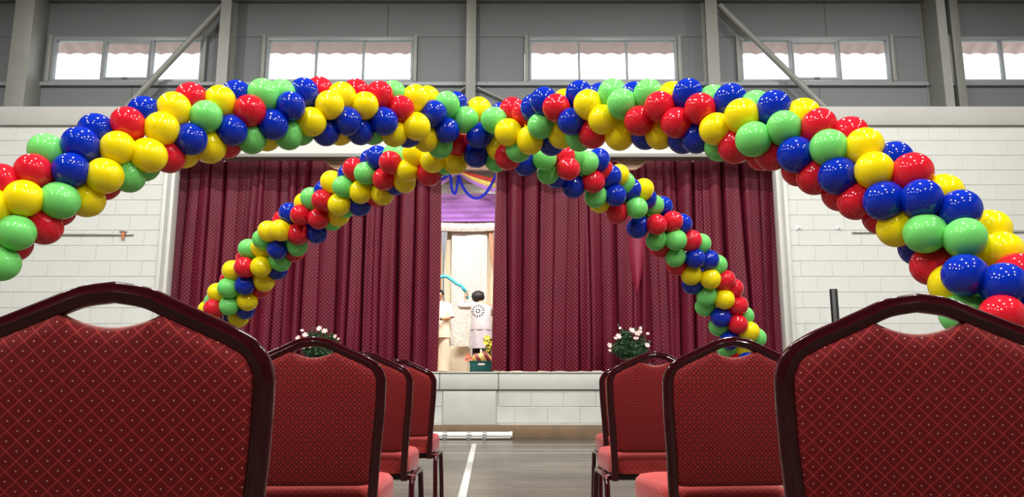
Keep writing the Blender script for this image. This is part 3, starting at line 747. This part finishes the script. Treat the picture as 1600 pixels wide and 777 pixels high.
# ------------------------------------------------------------------ stage backdrop
def hang(name, me, label, cat, mt=None):
    o = link(name, me); tag(o, label, cat); return o
YD = 16.2
zb = at(730, 300, YD).z
hang('backdrop_drape', cloth(ptx(600, YD), ptx(860, YD), HS+.02, at(730, 345, YD).z, YD+.12, .24, .05, 5, 'cream'), 'long cream pleated drape hanging behind the sequin panel', 'drape')
o = hang('sequin_backdrop', cloth(ptx(705, YD, 450), ptx(761, YD, 450), HS+.01, at(730, 352, YD).z, YD-.03, .2, .012, 6, 'sequin'), 'glittering silver sequin panel hanging between cream drapes', 'backdrop')
pq0, pq1 = at(701, 560, 15.6), at(735, 560, 15.6); rows = []
zq = at(718, 541, 15.6).z
for z, e in ((HS+.005, .03), (HS+.1, .02), (HS+.25, .01), (zq-.01, 0), (zq, -.01)):
    ring = []
    for i in range(60):
        a = 2*PI*i/60; cx, cy = math.cos(a), math.sin(a); p_ = .25
        ring.append(((pq0.x+pq1.x)/2+math.copysign(abs(cx)**p_, cx)*((pq1.x-pq0.x)/2+e*(1+math.sin(i*1.9))), 15.85+math.copysign(abs(cy)**p_, cy)*(.2+e*(1+math.sin(i*1.7))), z))
    rows.append(ring)
mbq = MB().grid(rows, closed_u=True); mbq.f.append(tuple(len(mbq.v)-60+i for i in range(60)))
tag(mbq.build('draped_plinth', M['cream']), 'low plinth under cream cloth before the sequin backdrop', 'plinth')
def tied(x0, x1, y0, y1, ytie, xt, mname, label, dy=0):
    """voile strip gathered at a tie"""
    rows = []; n = 40
    for k in range(25):
        t = k/24; y = y0+(y1-y0)*t; tt = (ytie-y0)/(y1-y0)
        g = math.exp(-((t-tt)/.28)**2)*.8 if t < tt else .8*math.exp(-((t-tt)/.5)**2)
        row = []
        for i in range(n+1):
            u = i/n; px = x0+(x1-x0)*u; px = px+(xt-px)*g
            p = at(px, y, YD-.08-dy); row.append(p+V((0, .02*math.sin(u*26)*(1-.5*g), 0)))
        rows.append(row)
    return tag(MB().grid(rows).build('voile_drape', M[mname]), label, 'drape')
tied(676, 690, 352, 578, 428, 690, 'peach', 'peach voile strip tied back near the turquoise balloon')
tied(689, 702, 352, 578, 428, 692, 'greyvoile', 'grey-blue voile strip tied back beside the peach one', .06)
tied(762, 771, 354, 578, 450, 774, 'peach', 'peach voile strip beside the curtain with smooth fold')
tied(770, 784, 354, 578, 450, 778, 'greyvoile', 'grey-blue voile strip beside the curtain with smooth fold', .06)
# lilac valance with sagging folds
def valance(xa, xb, ytop, ybot_mid, ybot_edge, Y, mname, name, label, cat, folds=5, amp=.05):
    rows = []; n = 48
    for k in range(31):
        t = k/30; row = []
        for i in range(n+1):
            u = i/n; px = xa+(xb-xa)*u; e = (2*u-1)**2
            yb_ = ybot_mid+(ybot_edge-ybot_mid)*e; y = ytop+(yb_-ytop)*t
            p = at(px, y, Y); sag = t+.35*(1-e)*t
            row.append(p+V((0, -amp*(.5+.5*math.sin(folds*2*PI*t*(1-.15*e)+1.5*u))*min(1, t*2), 0)))
        rows.append(row)
    return tag(MB().grid(rows).build(name, M[mname]), label, cat)
valance(622, 836, 303, 347, 300+42, YD-.2, 'lilac', 'lilac_valance', 'lilac satin valance with sagging folds across the backdrop', 'valance')
# sequin trim under the valance
rows = []
for k in range(9):
    t = k/8; rows.append([])
    for i in range(41):
        u = i/40; e = (2*u-1)**2; p = at(622+214*u, 344+4*(1-e)-5*e+t*14, YD-.17); rows[-1].append(p+V((0, -.03*math.sin(PI*t)+.01*math.sin(u*90+t*9), 0)))
tag(MB().grid(rows).build('sequin_trim', M['sequin']), 'silver sequin trim along the bottom of the lilac valance', 'trim')
rows = []
for k in range(5):
    t = k/4; rows.append([at(660+140*i/20, 297+t*7, SB-.012) for i in range(21)])
tag(MB().grid(rows).build('sequin_band', M['sequin']), 'silver sequin band showing above the lilac valance', 'trim')
def swag(p0, p1, sag, wd, mname, label, Y, n=24):
    a, b = at(*p0, Y), at(*p1, Y); rows = []
    for k in range(9):
        s = k/8; row = []
        for i in range(n+1):
            t = i/n; p = a.lerp(b, t); sg = 4*t*(1-t)
            hw = wd*(.35+.65*sg); row.append(p+V((0, -.035*math.sin(PI*s)-.012*math.sin(s*19), -sag*sg-hw*s)))
        rows.append(row)
    return tag(MB().grid(rows).build('fabric_swag', M[mname]), label, 'swag')
YS = 15.4
bf = tag(empty('backdrop_frame', (ptx(733, YS+.2, 300), YS+.2, HS)), 'cream backdrop frame with crossbar carrying the swags', 'frame')
fx0, fx1, fz = ptx(648, YS+.2, 300)-bf.location.x, ptx(820, YS+.2, 300)-bf.location.x, at(733, 262, YS+.2).z-HS
box(fx0-.06, fx1+.06, -.05, .05, fz-.05, fz+.05, .008).build('crossbar', M['cream'], bf)
for q in (fx0, fx1):
    MB().tube([(q, 0, .02), (q, 0, fz-.05)], .03, 12).build('frame_post', M['pvc'], bf)
    box(q-.25, q+.25, -.2, .2, 0, .02, .004).build('post_foot', M['metal'], bf)
swag((716, 268), (649, 294), .06, .09, 'lilac', 'narrow lilac swag falling from the knot toward the person in cream', YS)
swag((716, 267), (649, 282), .05, .07, 'yelsw', 'pale yellow swag falling from the knot toward the person in cream', YS+.1)
swag((716, 269), (820, 296), .14, .09, 'lilac', 'narrow lilac swag falling from the knot past the blue ribbon', YS)
swag((716, 267), (820, 291), .08, .10, 'yelsw', 'pale yellow swag falling from the knot past the blue ribbon', YS+.06)
swag((716, 266), (820, 287), .02, .08, 'redsw', 'orange-red swag falling from the knot past the blue ribbon', YS+.12)
sphere(mbk := MB(), at(716, 267, YS+.06), .10, 8, 1, .6, 1); tag(mbk.build('swag_knot', M['lilac']), 'gathered lilac knot holding the swags', 'knot')
rb = [at(649, 294, YS+.16)]+[at(x, y, YS-.1) for x, y in ((672, 287), (690, 280), (703, 274), (705, 290), (708, 301), (712, 301), (715, 286), (717, 275), (722, 290), (732, 304), (744, 310), (757, 304), (768, 288), (777, 270))]+[at(784, 262, YS+.13)]
MBr = MB().sweep(crom(rb, 6), [(.028, .005), (-.028, .005), (-.028, -.005), (.028, -.005)], up=(0, 1, 0))
tag(MBr.build('blue_ribbon', M['ribbon']), 'royal blue ribbon looped below the balloons over the backdrop', 'ribbon')
# fabric pelmet peeping over the curtain tops
for (xa, xb, lab) in ((505, 560, 'peach fabric swag peeping above the curtain beside the person in cream'), (962, 1012, 'peach and white fabric swag peeping above the smooth-folded curtain')):
    Yp = D+.225; rows = []
    for k in range(7):
        t = k/6; rows.append([at(xa+(xb-xa)*i/16, 236+t*(14+16*4*(i/16)*(1-i/16)), Yp)+V((0, -.02*math.sin(t*9), 0)) for i in range(17)])
    tag(MB().grid(rows).build('fabric_swag', M['peach']), lab, 'swag')

# ------------------------------------------------------------------ people
def skinmesh(name, verts, edges, m, parent, lv=2, root=0):
    me = bpy.data.meshes.new(name); me.from_pydata([v[0] for v in verts], edges, [])
    o = bpy.data.objects.new(name, me); col.objects.link(o); o.parent = parent
    sk = o.modifiers.new('skin', 'SKIN'); sk.use_smooth_shade = True; sk.branch_smoothing = .3
    for i, v in enumerate(verts):
        r = v[1] if isinstance(v[1], tuple) else (v[1], v[1])
        me.skin_vertices[0].data[i].radius = r; me.skin_vertices[0].data[i].use_root = (i == root)
    sb = o.modifiers.new('sub', 'SUBSURF'); sb.levels = lv; sb.render_levels = lv
    me.materials.append(m)
    return o
class Sk:
    def __init__(s): s.v = []; s.e = []
    def add(s, co, r, prev=None):
        s.v.append((tuple(co), r)); i = len(s.v)-1
        if prev is not None: s.e.append((prev, i))
        return i
    def chain(s, pts, prev):
        for co, r in pts: prev = s.add(co, r, prev)
        return prev
def hand(s, wrist, d, nrm, prev):
    """palm and five bent fingers: d points along the hand, nrm out of the back of the hand"""
    d, nrm = V(d).normalized(), V(nrm).normalized(); sd = d.cross(nrm).normalized(); w0 = V(wrist)
    p = s.add(w0+d*.045, (.02, .032), prev); q = s.add(w0+d*.078, (.013, .034), p)
    for k, ln in ((-1.5, .062), (-.5, .078), (.5, .083), (1.5, .074)):
        b = w0+d*.085+sd*.019*k; a = s.add(b, .0088, q)
        s.chain([(b+d*ln*.45-nrm*.008, .0085), (b+d*ln*.78-nrm*.028, .008), (b+d*ln*.92-nrm*.045, .0065)], a)
    t = w0+d*.03+sd*.034
    a = s.add(t, .011, p); s.chain([(t+d*.03+sd*.018-nrm*.008, .010), (t+d*.055+sd*.022-nrm*.02, .008)], a)
def face(parent, c, fwd, r=.1):
    fwd = V(fwd).normalized(); sd = fwd.cross(V((0, 0, 1))).normalized(); up = sd.cross(fwd)
    for s_ in (-1, 1):
        sphere(mb := MB(), V(c)+fwd*r*.86+sd*s_*.033+up*.005, .012, 6); mb.build('eye', M['hair'], parent)
        mb = MB().tube([V(c)+fwd*r*.93+sd*s_*.018+up*.03, V(c)+fwd*r*.86+sd*s_*.05+up*.03], .004, 6); mb.build('eyebrow', M['hair'], parent)
        sphere(mb := MB(), V(c)+sd*s_*r*.83-up*.01, .026, 6, .45, .7, 1.1); mb.build('ear', M['skin'], parent)
    MB().tube([V(c)+fwd*r*.9+up*.005, V(c)+fwd*r*1.12-up*.03, V(c)+fwd*r*.92-up*.038], .012, 8, scale=[.6, 1, .7]).build('nose', M['skin'], parent)
    MB().tube([V(c)+fwd*r*.88-sd*.022-up*.062, V(c)+fwd*r*.95-up*.06, V(c)+fwd*r*.88+sd*.022-up*.062], .006, 6).build('mouth', M['redsw'], parent)
def head(s, neck, c, fwd, prev):
    c, fwd = V(c), V(fwd).normalized()
    a = s.add(neck, .052, prev)
    b = s.add(c-V((0, 0, .075))+fwd*.02, (.06, .062), a)
    d = s.add(c-V((0, 0, .01)), (.082, .088), b)
    s.add(c+V((0, 0, .065))-fwd*.012, (.072, .078), d)

# person in cream, facing the hall, forearm across the front
PY = 15.0
pa = tag(empty('person', (ptx(686, PY, 470), PY, HS)), 'person in cream tunic and loose cream trousers looking down, holding white papers', 'person')
s = Sk()
hip = s.add((0, 0, .92), (.15, .11)); ch = s.chain([((0, 0, 1.08), (.145, .1)), ((0, -.01, 1.26), (.165, .11)), ((0, 0, 1.385), (.10, .08))], hip)
head(s, (0, -.01, 1.43), (0, -.04, 1.535), (.25, -1, -.35), ch)
for sx in (-1, 1):
    sh = s.add((sx*.16, 0, 1.355), .062, ch)
    if sx > 0: el = s.chain([((.215, -.02, 1.22), .05), ((.235, -.06, 1.09), .04)], sh); wr = s.chain([((.12, -.20, 1.06), .034), ((.02, -.26, 1.05), .026)], el); hand(s, (.02, -.26, 1.05), (-1, -.25, -.05), (0, -.5, .8), wr)
    else: el = s.chain([((-.21, -.02, 1.22), .05), ((-.24, -.05, 1.09), .04)], sh); wr = s.chain([((-.17, -.2, 1.02), .034), ((-.12, -.27, 1.0), .026)], el); hand(s, (-.12, -.27, 1.0), (.8, -.4, .0), (0, -.3, -.9), wr)
    s.chain([((sx*.09, 0, .85), .09), ((sx*.1, -.01, .48), .058), ((sx*.1, .01, .1), .038), ((sx*.1, -.03, .045), (.04, .035)), ((sx*.11, -.15, .03), (.03, .025))], hip)
ba = skinmesh('body', s.v, s.e, M['skin'], pa)
def tunic_rings(rings, n=28, wob=.0, seed=0):
    rows = []
    for (cx, cy, z, rx, ry) in rings:
        rows.append([(cx+(rx*(1+wob*math.sin(7*2*PI*i/n+seed+z*3)))*math.cos(2*PI*i/n), cy+(ry*(1+wob*math.sin(7*2*PI*i/n+seed+z*3)))*math.sin(2*PI*i/n), z) for i in range(n)])
    return MB().grid(rows, closed_u=True)
tunic_rings([(0, 0, .71, .235, .175), (0, 0, .74, .232, .172), (0, 0, .9, .215, .16), (0, 0, 1.08, .195, .14), (0, -.01, 1.26, .205, .145), (0, 0, 1.35, .185, .12), (0, 0, 1.40, .12, .095), (0, 0, 1.425, .075, .07)], wob=.025).build('tunic', M['tunic'], pa)
for sx in (-1, 1):
    MB().tube(crom([(sx*.12, 0, 1.36), (sx*.19, -.01, 1.3), (sx*.232, -.035, 1.18), (sx*.248, -.05, 1.1)], 4), .072, 14, scale=None, caps=False).build('sleeve', M['tunic'], pa)
    MB().tube(crom([(sx*.085, 0, .9), (sx*.105, -.01, .6), (sx*.115, 0, .3), (sx*.11, 0, .07)], 5), .112, 16).build('trouser_leg', M['tunic'], pa)
MB().tube([(.07, -.232, 1.056), (.045, -.247, 1.052)], .031, 12).build('watch', M['band'], pa)
sphere(mbh := MB(), (0, -.015, 1.565), .108, 10, .92, .98, .9)
mbh.v = [(x, y+(.03 if z < 1.56 else 0)+(max(0, -.07-y)*.9 if z < 1.6 else 0), max(z, 1.5)) for x, y, z in mbh.v]
mbh.build('hair', M['hair'], pa)
face(pa, (0, -.045, 1.53), (.25, -1, -.3))
pp = tag(empty('paper_sheets', pa.location+V((-.04, -.36, 1.0))), 'white folded papers held by the person in cream', 'papers')
for k in range(3): box(-.1+.01*k, .1+.006*k, -.07, .07, .004*k, .004*k+.003).build('sheet', M['paper'], pp).rotation_euler = (.35, .05*k, .1*k)

# person in grey cardigan, back to the hall, arm raised
pb = tag(empty('person', (ptx(752, PY, 500), PY, HS)), 'person with black hair in printed grey cardigan, back turned, arm raised', 'person')
s = Sk()
hip = s.add((.0, 0, .90), (.15, .12)); ch = s.chain([((0, .0, 1.05), (.145, .11)), ((-.01, .02, 1.24), (.165, .11)), ((-.02, .04, 1.36), (.10, .08))], hip)
head(s, (-.04, .05, 1.42), (-.07, .09, 1.51), (-.35, 1, 0), ch)
sh = s.add((-.17, .04, 1.335), .06, ch); el = s.chain([((-.28, .06, 1.33), .048), ((-.40, .08, 1.335), .04)], sh)
wr = s.chain([((-.37, .16, 1.44), .033), ((-.335, .2, 1.515), .025)], el); hand(s, (-.335, .2, 1.515), (.25, .1, 1), (-.6, -.8, 0), wr)
sh = s.add((.16, .04, 1.335), .06, ch); el = s.chain([((.2, .13, 1.24), .048), ((.16, .25, 1.2), .04)], sh)
wr = s.chain([((.02, .33, 1.28), .033), ((-.1, .36, 1.34), .025)], el); hand(s, (-.1, .36, 1.34), (-1, .1, .4), (0, .9, .3), wr)
for sx in (-1, 1):
    s.chain([((sx*.09, 0, .84), .09), ((sx*.095, -.01, .48), .06), ((sx*.095, .01, .1), .042), ((sx*.095, .03, .045), (.04, .035)), ((sx*.1, .15, .03), (.032, .026))], hip)
skinmesh('body', s.v, s.e, M['skin'], pb)
tunic_rings([(0, 0, .86, .215, .165), (0, 0, .9, .218, .168), (0, 0, 1.05, .192, .145), (-.01, .015, 1.22, .205, .145), (-.015, .035, 1.32, .20, .125), (-.025, .04, 1.37, .13, .10), (-.035, .05, 1.40, .075, .07)], wob=.015).build('cardigan', M['cardigan'], pb)
MB().tube(crom([(-.1, .035, 1.33), (-.2, .045, 1.332), (-.32, .066, 1.332), (-.41, .08, 1.335), (-.40, .115, 1.385), (-.365, .165, 1.45)], 5), .068, 14, scale=[1.12]*6+[1]*6+[.88]*5+[.8]*5+[.75]*4).build('sleeve', M['cardigan'], pb)
MB().tube(crom([(.1, .035, 1.33), (.18, .09, 1.28), (.19, .2, 1.21), (.14, .27, 1.215), (.03, .33, 1.27)], 5), .066, 14).build('sleeve', M['cardigan'], pb)
tunic_rings([(0, 0, .50, .235, .19), (0, 0, .53, .232, .188), (0, 0, .7, .222, .172), (0, 0, .88, .205, .155)], n=42, wob=.04, seed=1).build('skirt', mat('grey_skirt_cloth', (186, 180, 186), .85, var=.12, vscale=9), pb)
for sx in (-1, 1):
    MB().tube(crom([(sx*.092, 0, .72), (sx*.095, -.01, .48), (sx*.095, .012, .28), (sx*.095, .012, .09)], 4), .074, 12, scale=[1.1]*4+[1]*4+[.85]*4+[.7]).build('legging', M['leg'], pb)
    sphere(mbs := MB(), (sx*.098, .075, .04), .06, 8, .75, 2.1, .66); mbs.build('shoe', M['black'], pb)
mbh = MB(); sphere(mbh, (-.07, .085, 1.525), .122, 12, 1.08, 1.02, .95)
mbh.v = [(x+.008*math.sin(z*90+x*70), y+.008*math.sin(x*80+z*60), z+.006*math.sin(x*95)) for x, y, z in mbh.v]
mbh.build('hair', M['hair'], pb)
face(pb, (-.07, .11, 1.495), (-.35, 1, 0))
# turquoise modelling balloon in the raised hand
hp = pb.location+V((-.335, .2, 1.515))+V((.02, .04, .08))
tb = [at(x, y, PY+.18) for x, y in ((672, 436), (685, 434), (696, 432), (704, 436), (713, 443), (721, 447), (724, 451))]+[hp+V((0, .0, .03)), hp+V((.03, .02, -.1))]
tag(MB().tube(crom(tb, 5), .034, 12, scale=[.4]+[1]*(len(tb)*5-6)+[.5]).build('modelling_balloon', M['turq']), 'long thin turquoise balloon held up by the person in grey cardigan', 'balloon')

# ------------------------------------------------------------------ crate with gifts
CYc = 12.25; cxp = ptx(752.5, CYc, 570); cw, chh = .18, .185
cr = tag(empty('plastic_crate', (cxp, CYc, HS)), 'teal plastic crate at the stage edge holding cloth and flowers', 'crate')
box(-cw, cw, -.13, .13, 0, .012).build('crate_base', M['crate'], cr, smooth=False)
for a in ((-cw, cw, -.13, -.118), (-cw, cw, .118, .13), (-cw, -cw+.012, -.118, .118), (cw-.012, cw, -.118, .118)):
    box(a[0], a[1], a[2], a[3], .012, chh, .003).build('crate_wall', M['crate'], cr)
mbc = MB(); n_ = 18
for sx in (-1, 1): mbc.box(sx*(cw+.004)-.01, sx*(cw+.004)+.01, -.14, .14, chh-.022, chh)
for sy in (-1, 1): mbc.box(-cw, cw, sy*.134-.01, sy*.134+.01, chh-.022, chh)
mbc.build('crate_rim', M['crate'], cr, smooth=False)
tag(box(-.05, .055, -.134, -.129, .118, .148, .003).build('hand_hold', M['paper'], cr), 'pale hand hold in the crate wall')
g = tag(empty('folded_cloth', (cxp+.01, CYc, HS+.06)), 'maroon and gold striped cloth bundle lying in the teal crate', 'cloth')
mbg = MB(); sphere(mbg, (0, 0, .14), .155, 14, 1.05, .65, .78)
mbg.v = [(x, y, z+.02*math.sin(x*34)+.015*math.sin(y*50)) for x, y, z in mbg.v]; mbg.build('bundle', M['gift'], g)
def petals(mb, c, r, n, nrm, cup=.35):
    c = V(c); nrm = V(nrm).normalized(); a = nrm.orthogonal().normalized(); b = nrm.cross(a)
    for lay, (k, rs, lift) in enumerate(((n, 1, cup*.6), (n, .68, cup*1.1), (max(3, n-2), .38, cup*1.5))):
        for i in range(k):
            t = 2*PI*(i+.4*lay)/k; d = a*math.cos(t)+b*math.sin(t); s_ = nrm.cross(d)
            m_ = len(mb.v); rr = r*rs
            mb.v += [tuple(c), tuple(c+d*rr*.55-s_*rr*.42+nrm*rr*lift*.5), tuple(c+d*rr+nrm*rr*lift), tuple(c+d*rr*.55+s_*rr*.42+nrm*rr*lift*.5)]
            mb.f.append((m_, m_+1, m_+2, m_+3))
    return mb
for k, (px, py, r) in enumerate(((731, 557, .05), (736, 561, .045), (729, 563, .035))):
    c = at(px, py, CYc-.1); o = petals(MB(), (0, 0, 0), r, 6, (-.3, -1, .4)).build('loose_flower', M['orangefl'], None, c, smooth=False)
    tag(o, ['largest coral flower spilling over the teal crate rim', 'coral flower tucked against the striped cloth in the crate', 'smallest coral flower, lowest at the crate corner'][k], 'flower', 'coral flowers at the crate')
bq = tag(empty('flower_bunch', (cxp+.13, CYc+.06, HS+.02)), 'bunch of yellow flowers with leaves standing in the teal crate', 'flowers')
for k, (px, py, r) in enumerate(((761, 528, .055), (766, 532, .05), (759, 536, .05), (764, 541, .055), (768, 538, .04), (763, 547, .04))):
    c = at(px, py, CYc+.03+.03*(k % 2))-bq.location
    petals(MB(), c, r, 6, (R.uniform(-.4, .4), -1, .5)).build('flower', M['yellowfl'], bq, smooth=False)
    MB().tube([(0, 0, 0), (c.x*.5, c.y*.5, c.z*.6), c], .005, 5).build('stem', M['stem'], bq)
mbl = MB()
for k in range(36):
    c = at(R.uniform(757, 770), R.uniform(530, 556), CYc+.08)-bq.location; d = V((R.uniform(-1, 1), R.uniform(-.6, .4), R.uniform(.1, 1))).normalized()*.07; s_ = d.cross(V((0, 1, 0))).normalized()*.018
    n = len(mbl.v); mbl.v += [tuple(c), tuple(c+d*.5+s_), tuple(c+d), tuple(c+d*.5-s_)]; mbl.f.append((n, n+1, n+2, n+3))
tag(mbl.build('leaves', M['stem'], bq, smooth=False), kind='stuff')

# ------------------------------------------------------------------ rose plants on the stage edge
def rose(xc, blooms, label, seed):
    rr = random.Random(seed); YP = D+.13; X = ptx(xc, YP, 560)
    o = tag(empty('rose_plant', (X, YP, HS+.004)), label, 'plant')
    MB().lathe([(.001, 0), (.085, 0), (.115, .17), (.122, .17), (.122, .2), (.105, .2), (.1, .17), (.001, .165)], n=24).build('pot', M['pot'], o)
    tips = []
    for k in range(64):
        th = rr.uniform(0, 2*PI); el = rr.uniform(.1, 1)**.8; rad = .34*math.sqrt(1-el*el*.8)*rr.uniform(.6, 1)
        tips.append(V((rad*math.cos(th), rad*math.sin(th)*.38-.03, .22+.44*el*rr.uniform(.82, 1))))
    mbst = MB(); mbl = MB()
    for t in tips:
        mbst.tube([(0, 0, .16), (t.x*.45, t.y*.45, .16+(t.z-.16)*.6), t], .004, 5)
        for q in range(16):
            f_ = rr.uniform(.35, 1.02); c = V((t.x*f_, t.y*f_, .16+(t.z-.16)*f_))+V((rr.uniform(-.03, .03), rr.uniform(-.03, .03), rr.uniform(-.03, .03)))
            d = V((rr.uniform(-1, 1), rr.uniform(-1, .5), rr.uniform(-.6, 1))).normalized()*rr.uniform(.04, .07); s_ = d.cross(V((rr.uniform(-1, 1), 1, rr.uniform(-1, 1)))).normalized()*.016
            n = len(mbl.v); up = s_.cross(d).normalized()*.004
            mbl.v += [tuple(c), tuple(c+d*.5+s_), tuple(c+d), tuple(c+d*.5-s_), tuple(c+d*.5-up)]
            mbl.f += [(n, n+1, n+4), (n+1, n+2, n+4), (n+2, n+3, n+4), (n+3, n, n+4)]
    mbst.build('stems', M['stem'], o); tag(mbl.build('foliage', M['leaf'], o, smooth=False), kind='stuff')
    for (px, py, r) in blooms:
        c = at(px, py, YP-.1-rr.uniform(0, .04))-o.location
        fo = petals(MB(), c, r, 6, (rr.uniform(-.5, .5), -1, rr.uniform(.3, 1)), .5).build('flower', M['pinkfl'], o, smooth=False)
        MB().tube([(c.x*.6, c.y*.3, c.z-.1), (c.x, c.y+.02, c.z)], .004, 5).build('flower_stem', M['stem'], fo)
rose(498, ((499, 514, .05), (507, 518, .05), (472, 517, .03), (477, 524, .05), (466, 529, .05), (470, 534, .035), (524, 526, .035), (529, 530, .025), (474, 543, .04), (484, 541, .035)), 'pink rose bush in pot before the curtain beside the person in cream', 4)
rose(984, ((966, 526, .05), (962, 529, .035), (987, 517, .055), (996, 522, .06), (1000, 518, .04), (969, 513, .025), (1001, 513, .028), (1012, 522, .03), (952, 540, .045), (953, 548, .03), (1011, 540, .045), (994, 529, .045)), 'pink rose bush in pot before the smooth-folded maroon curtain', 9)

# ------------------------------------------------------------------ pipe on the floor, post, wall rails
px0, px1 = ptx(640, D-.2, 680), ptx(800, D-.2, 677)
pi_ = tag(empty('white_tube', ((px0+px1)/2, D-.16, 0)), 'long white plastic tube assembly lying along the brown baseboard', 'tube')
hl = (px1-px0)/2
MB().lathe([(.001, -hl), (.042, -hl), (.042, hl), (.001, hl)], (0, 0, .062), 20, 'X').build('tube', M['pvc'], pi_)
MB().lathe([(.001, -hl+.1), (.02, -hl+.1), (.02, hl-.02), (.001, hl-.02)], (0, -.066, .022), 14, 'X').build('slim_tube', M['metal'], pi_)
for x in (-hl+.02, hl-.02): MB().lathe([(.001, -.025), (.047, -.025), (.047, .025), (.001, .025)], (x, 0, .062), 20, 'X').build('end_cap', M['pvc'], pi_)
for px in (695, 733, 757):
    x = ptx(px, D-.2, 680)-pi_.location.x
    MB().lathe([(.0425, -.03), (.05, -.03), (.05, .03), (.0425, .03)], (x, 0, .062), 18, 'X').build('clamp', M['metal'], pi_)
    box(x-.03, x+.03, -.088, -.04, .0, .05, .004).build('clamp_foot', M['metal'], pi_)
PYp = 10.6; p = at(1302, 452, PYp)
po = tag(empty('black_post', (p.x, PYp, 0)), 'black upright post standing before the white block wall', 'post')
MB().lathe([(.001, 0), (.26, 0), (.26, .02), (.06, .035), (.053, .06), (.053, p.z-.01), (.048, p.z), (.001, p.z)], n=24).build('post_tube', M['black'], po)
MB().lathe([(.055, .5), (.066, .5), (.066, .56), (.055, .56)], n=24).build('collar', M['metal'], po)
def wrail(xa, xb, y, label, hook=None):
    a, b = at(xa, y, D), at(xb, y, D); o = tag(empty('wall_rail', ((a.x+b.x)/2, D, a.z)), label, 'rail'); h = (b.x-a.x)/2
    box(-h, h, -.022, 0, -.012, .012, .003).build('rail_bar', M['metal'], o)
    for t in (-.85, .0, .85): MB().lathe([(.001, 0), (.012, 0), (.012, .006), (.001, .008)], (t*h, -.022, 0), 10).build('screw', M['metal'], o)
    if hook:
        c = at(hook, y, D).x-o.location.x
        box(c-.012, c+.03, -.04, -.0225, -.07, .055, .004).build('rusty_hook', M['rust'], o)
        box(c-.05, c+.05, -.04, -.001, .035, .055, .003).build('hook_plate', M['metal'], o)
wrail(60, 209, 367, 'steel wall rail with rusty hook on white blocks', 193)
wrail(1331, 1392, 363.5, 'short plain steel rail on the wall behind the balloons')
wrail(1540, 1680, 362.5, 'longer plain steel rail on white wall past the balloons')
for x in (1248, 1310):
    c = at(x, 356.5, D); o = tag(empty('wall_hook', (c.x, D, c.z)), 'small white painted hook screwed to white block wall', 'hook', 'white hooks on the block wall')
    box(-.035, .035, -.01, 0, -.02, .02, .003).build('hook_plate', M['pvc'], o)
    MB().tube(crom([(0, -.008, .005), (0, -.05, .0), (0, -.06, .03)], 4), .008, 8).build('hook_arm', M['pvc'], o)
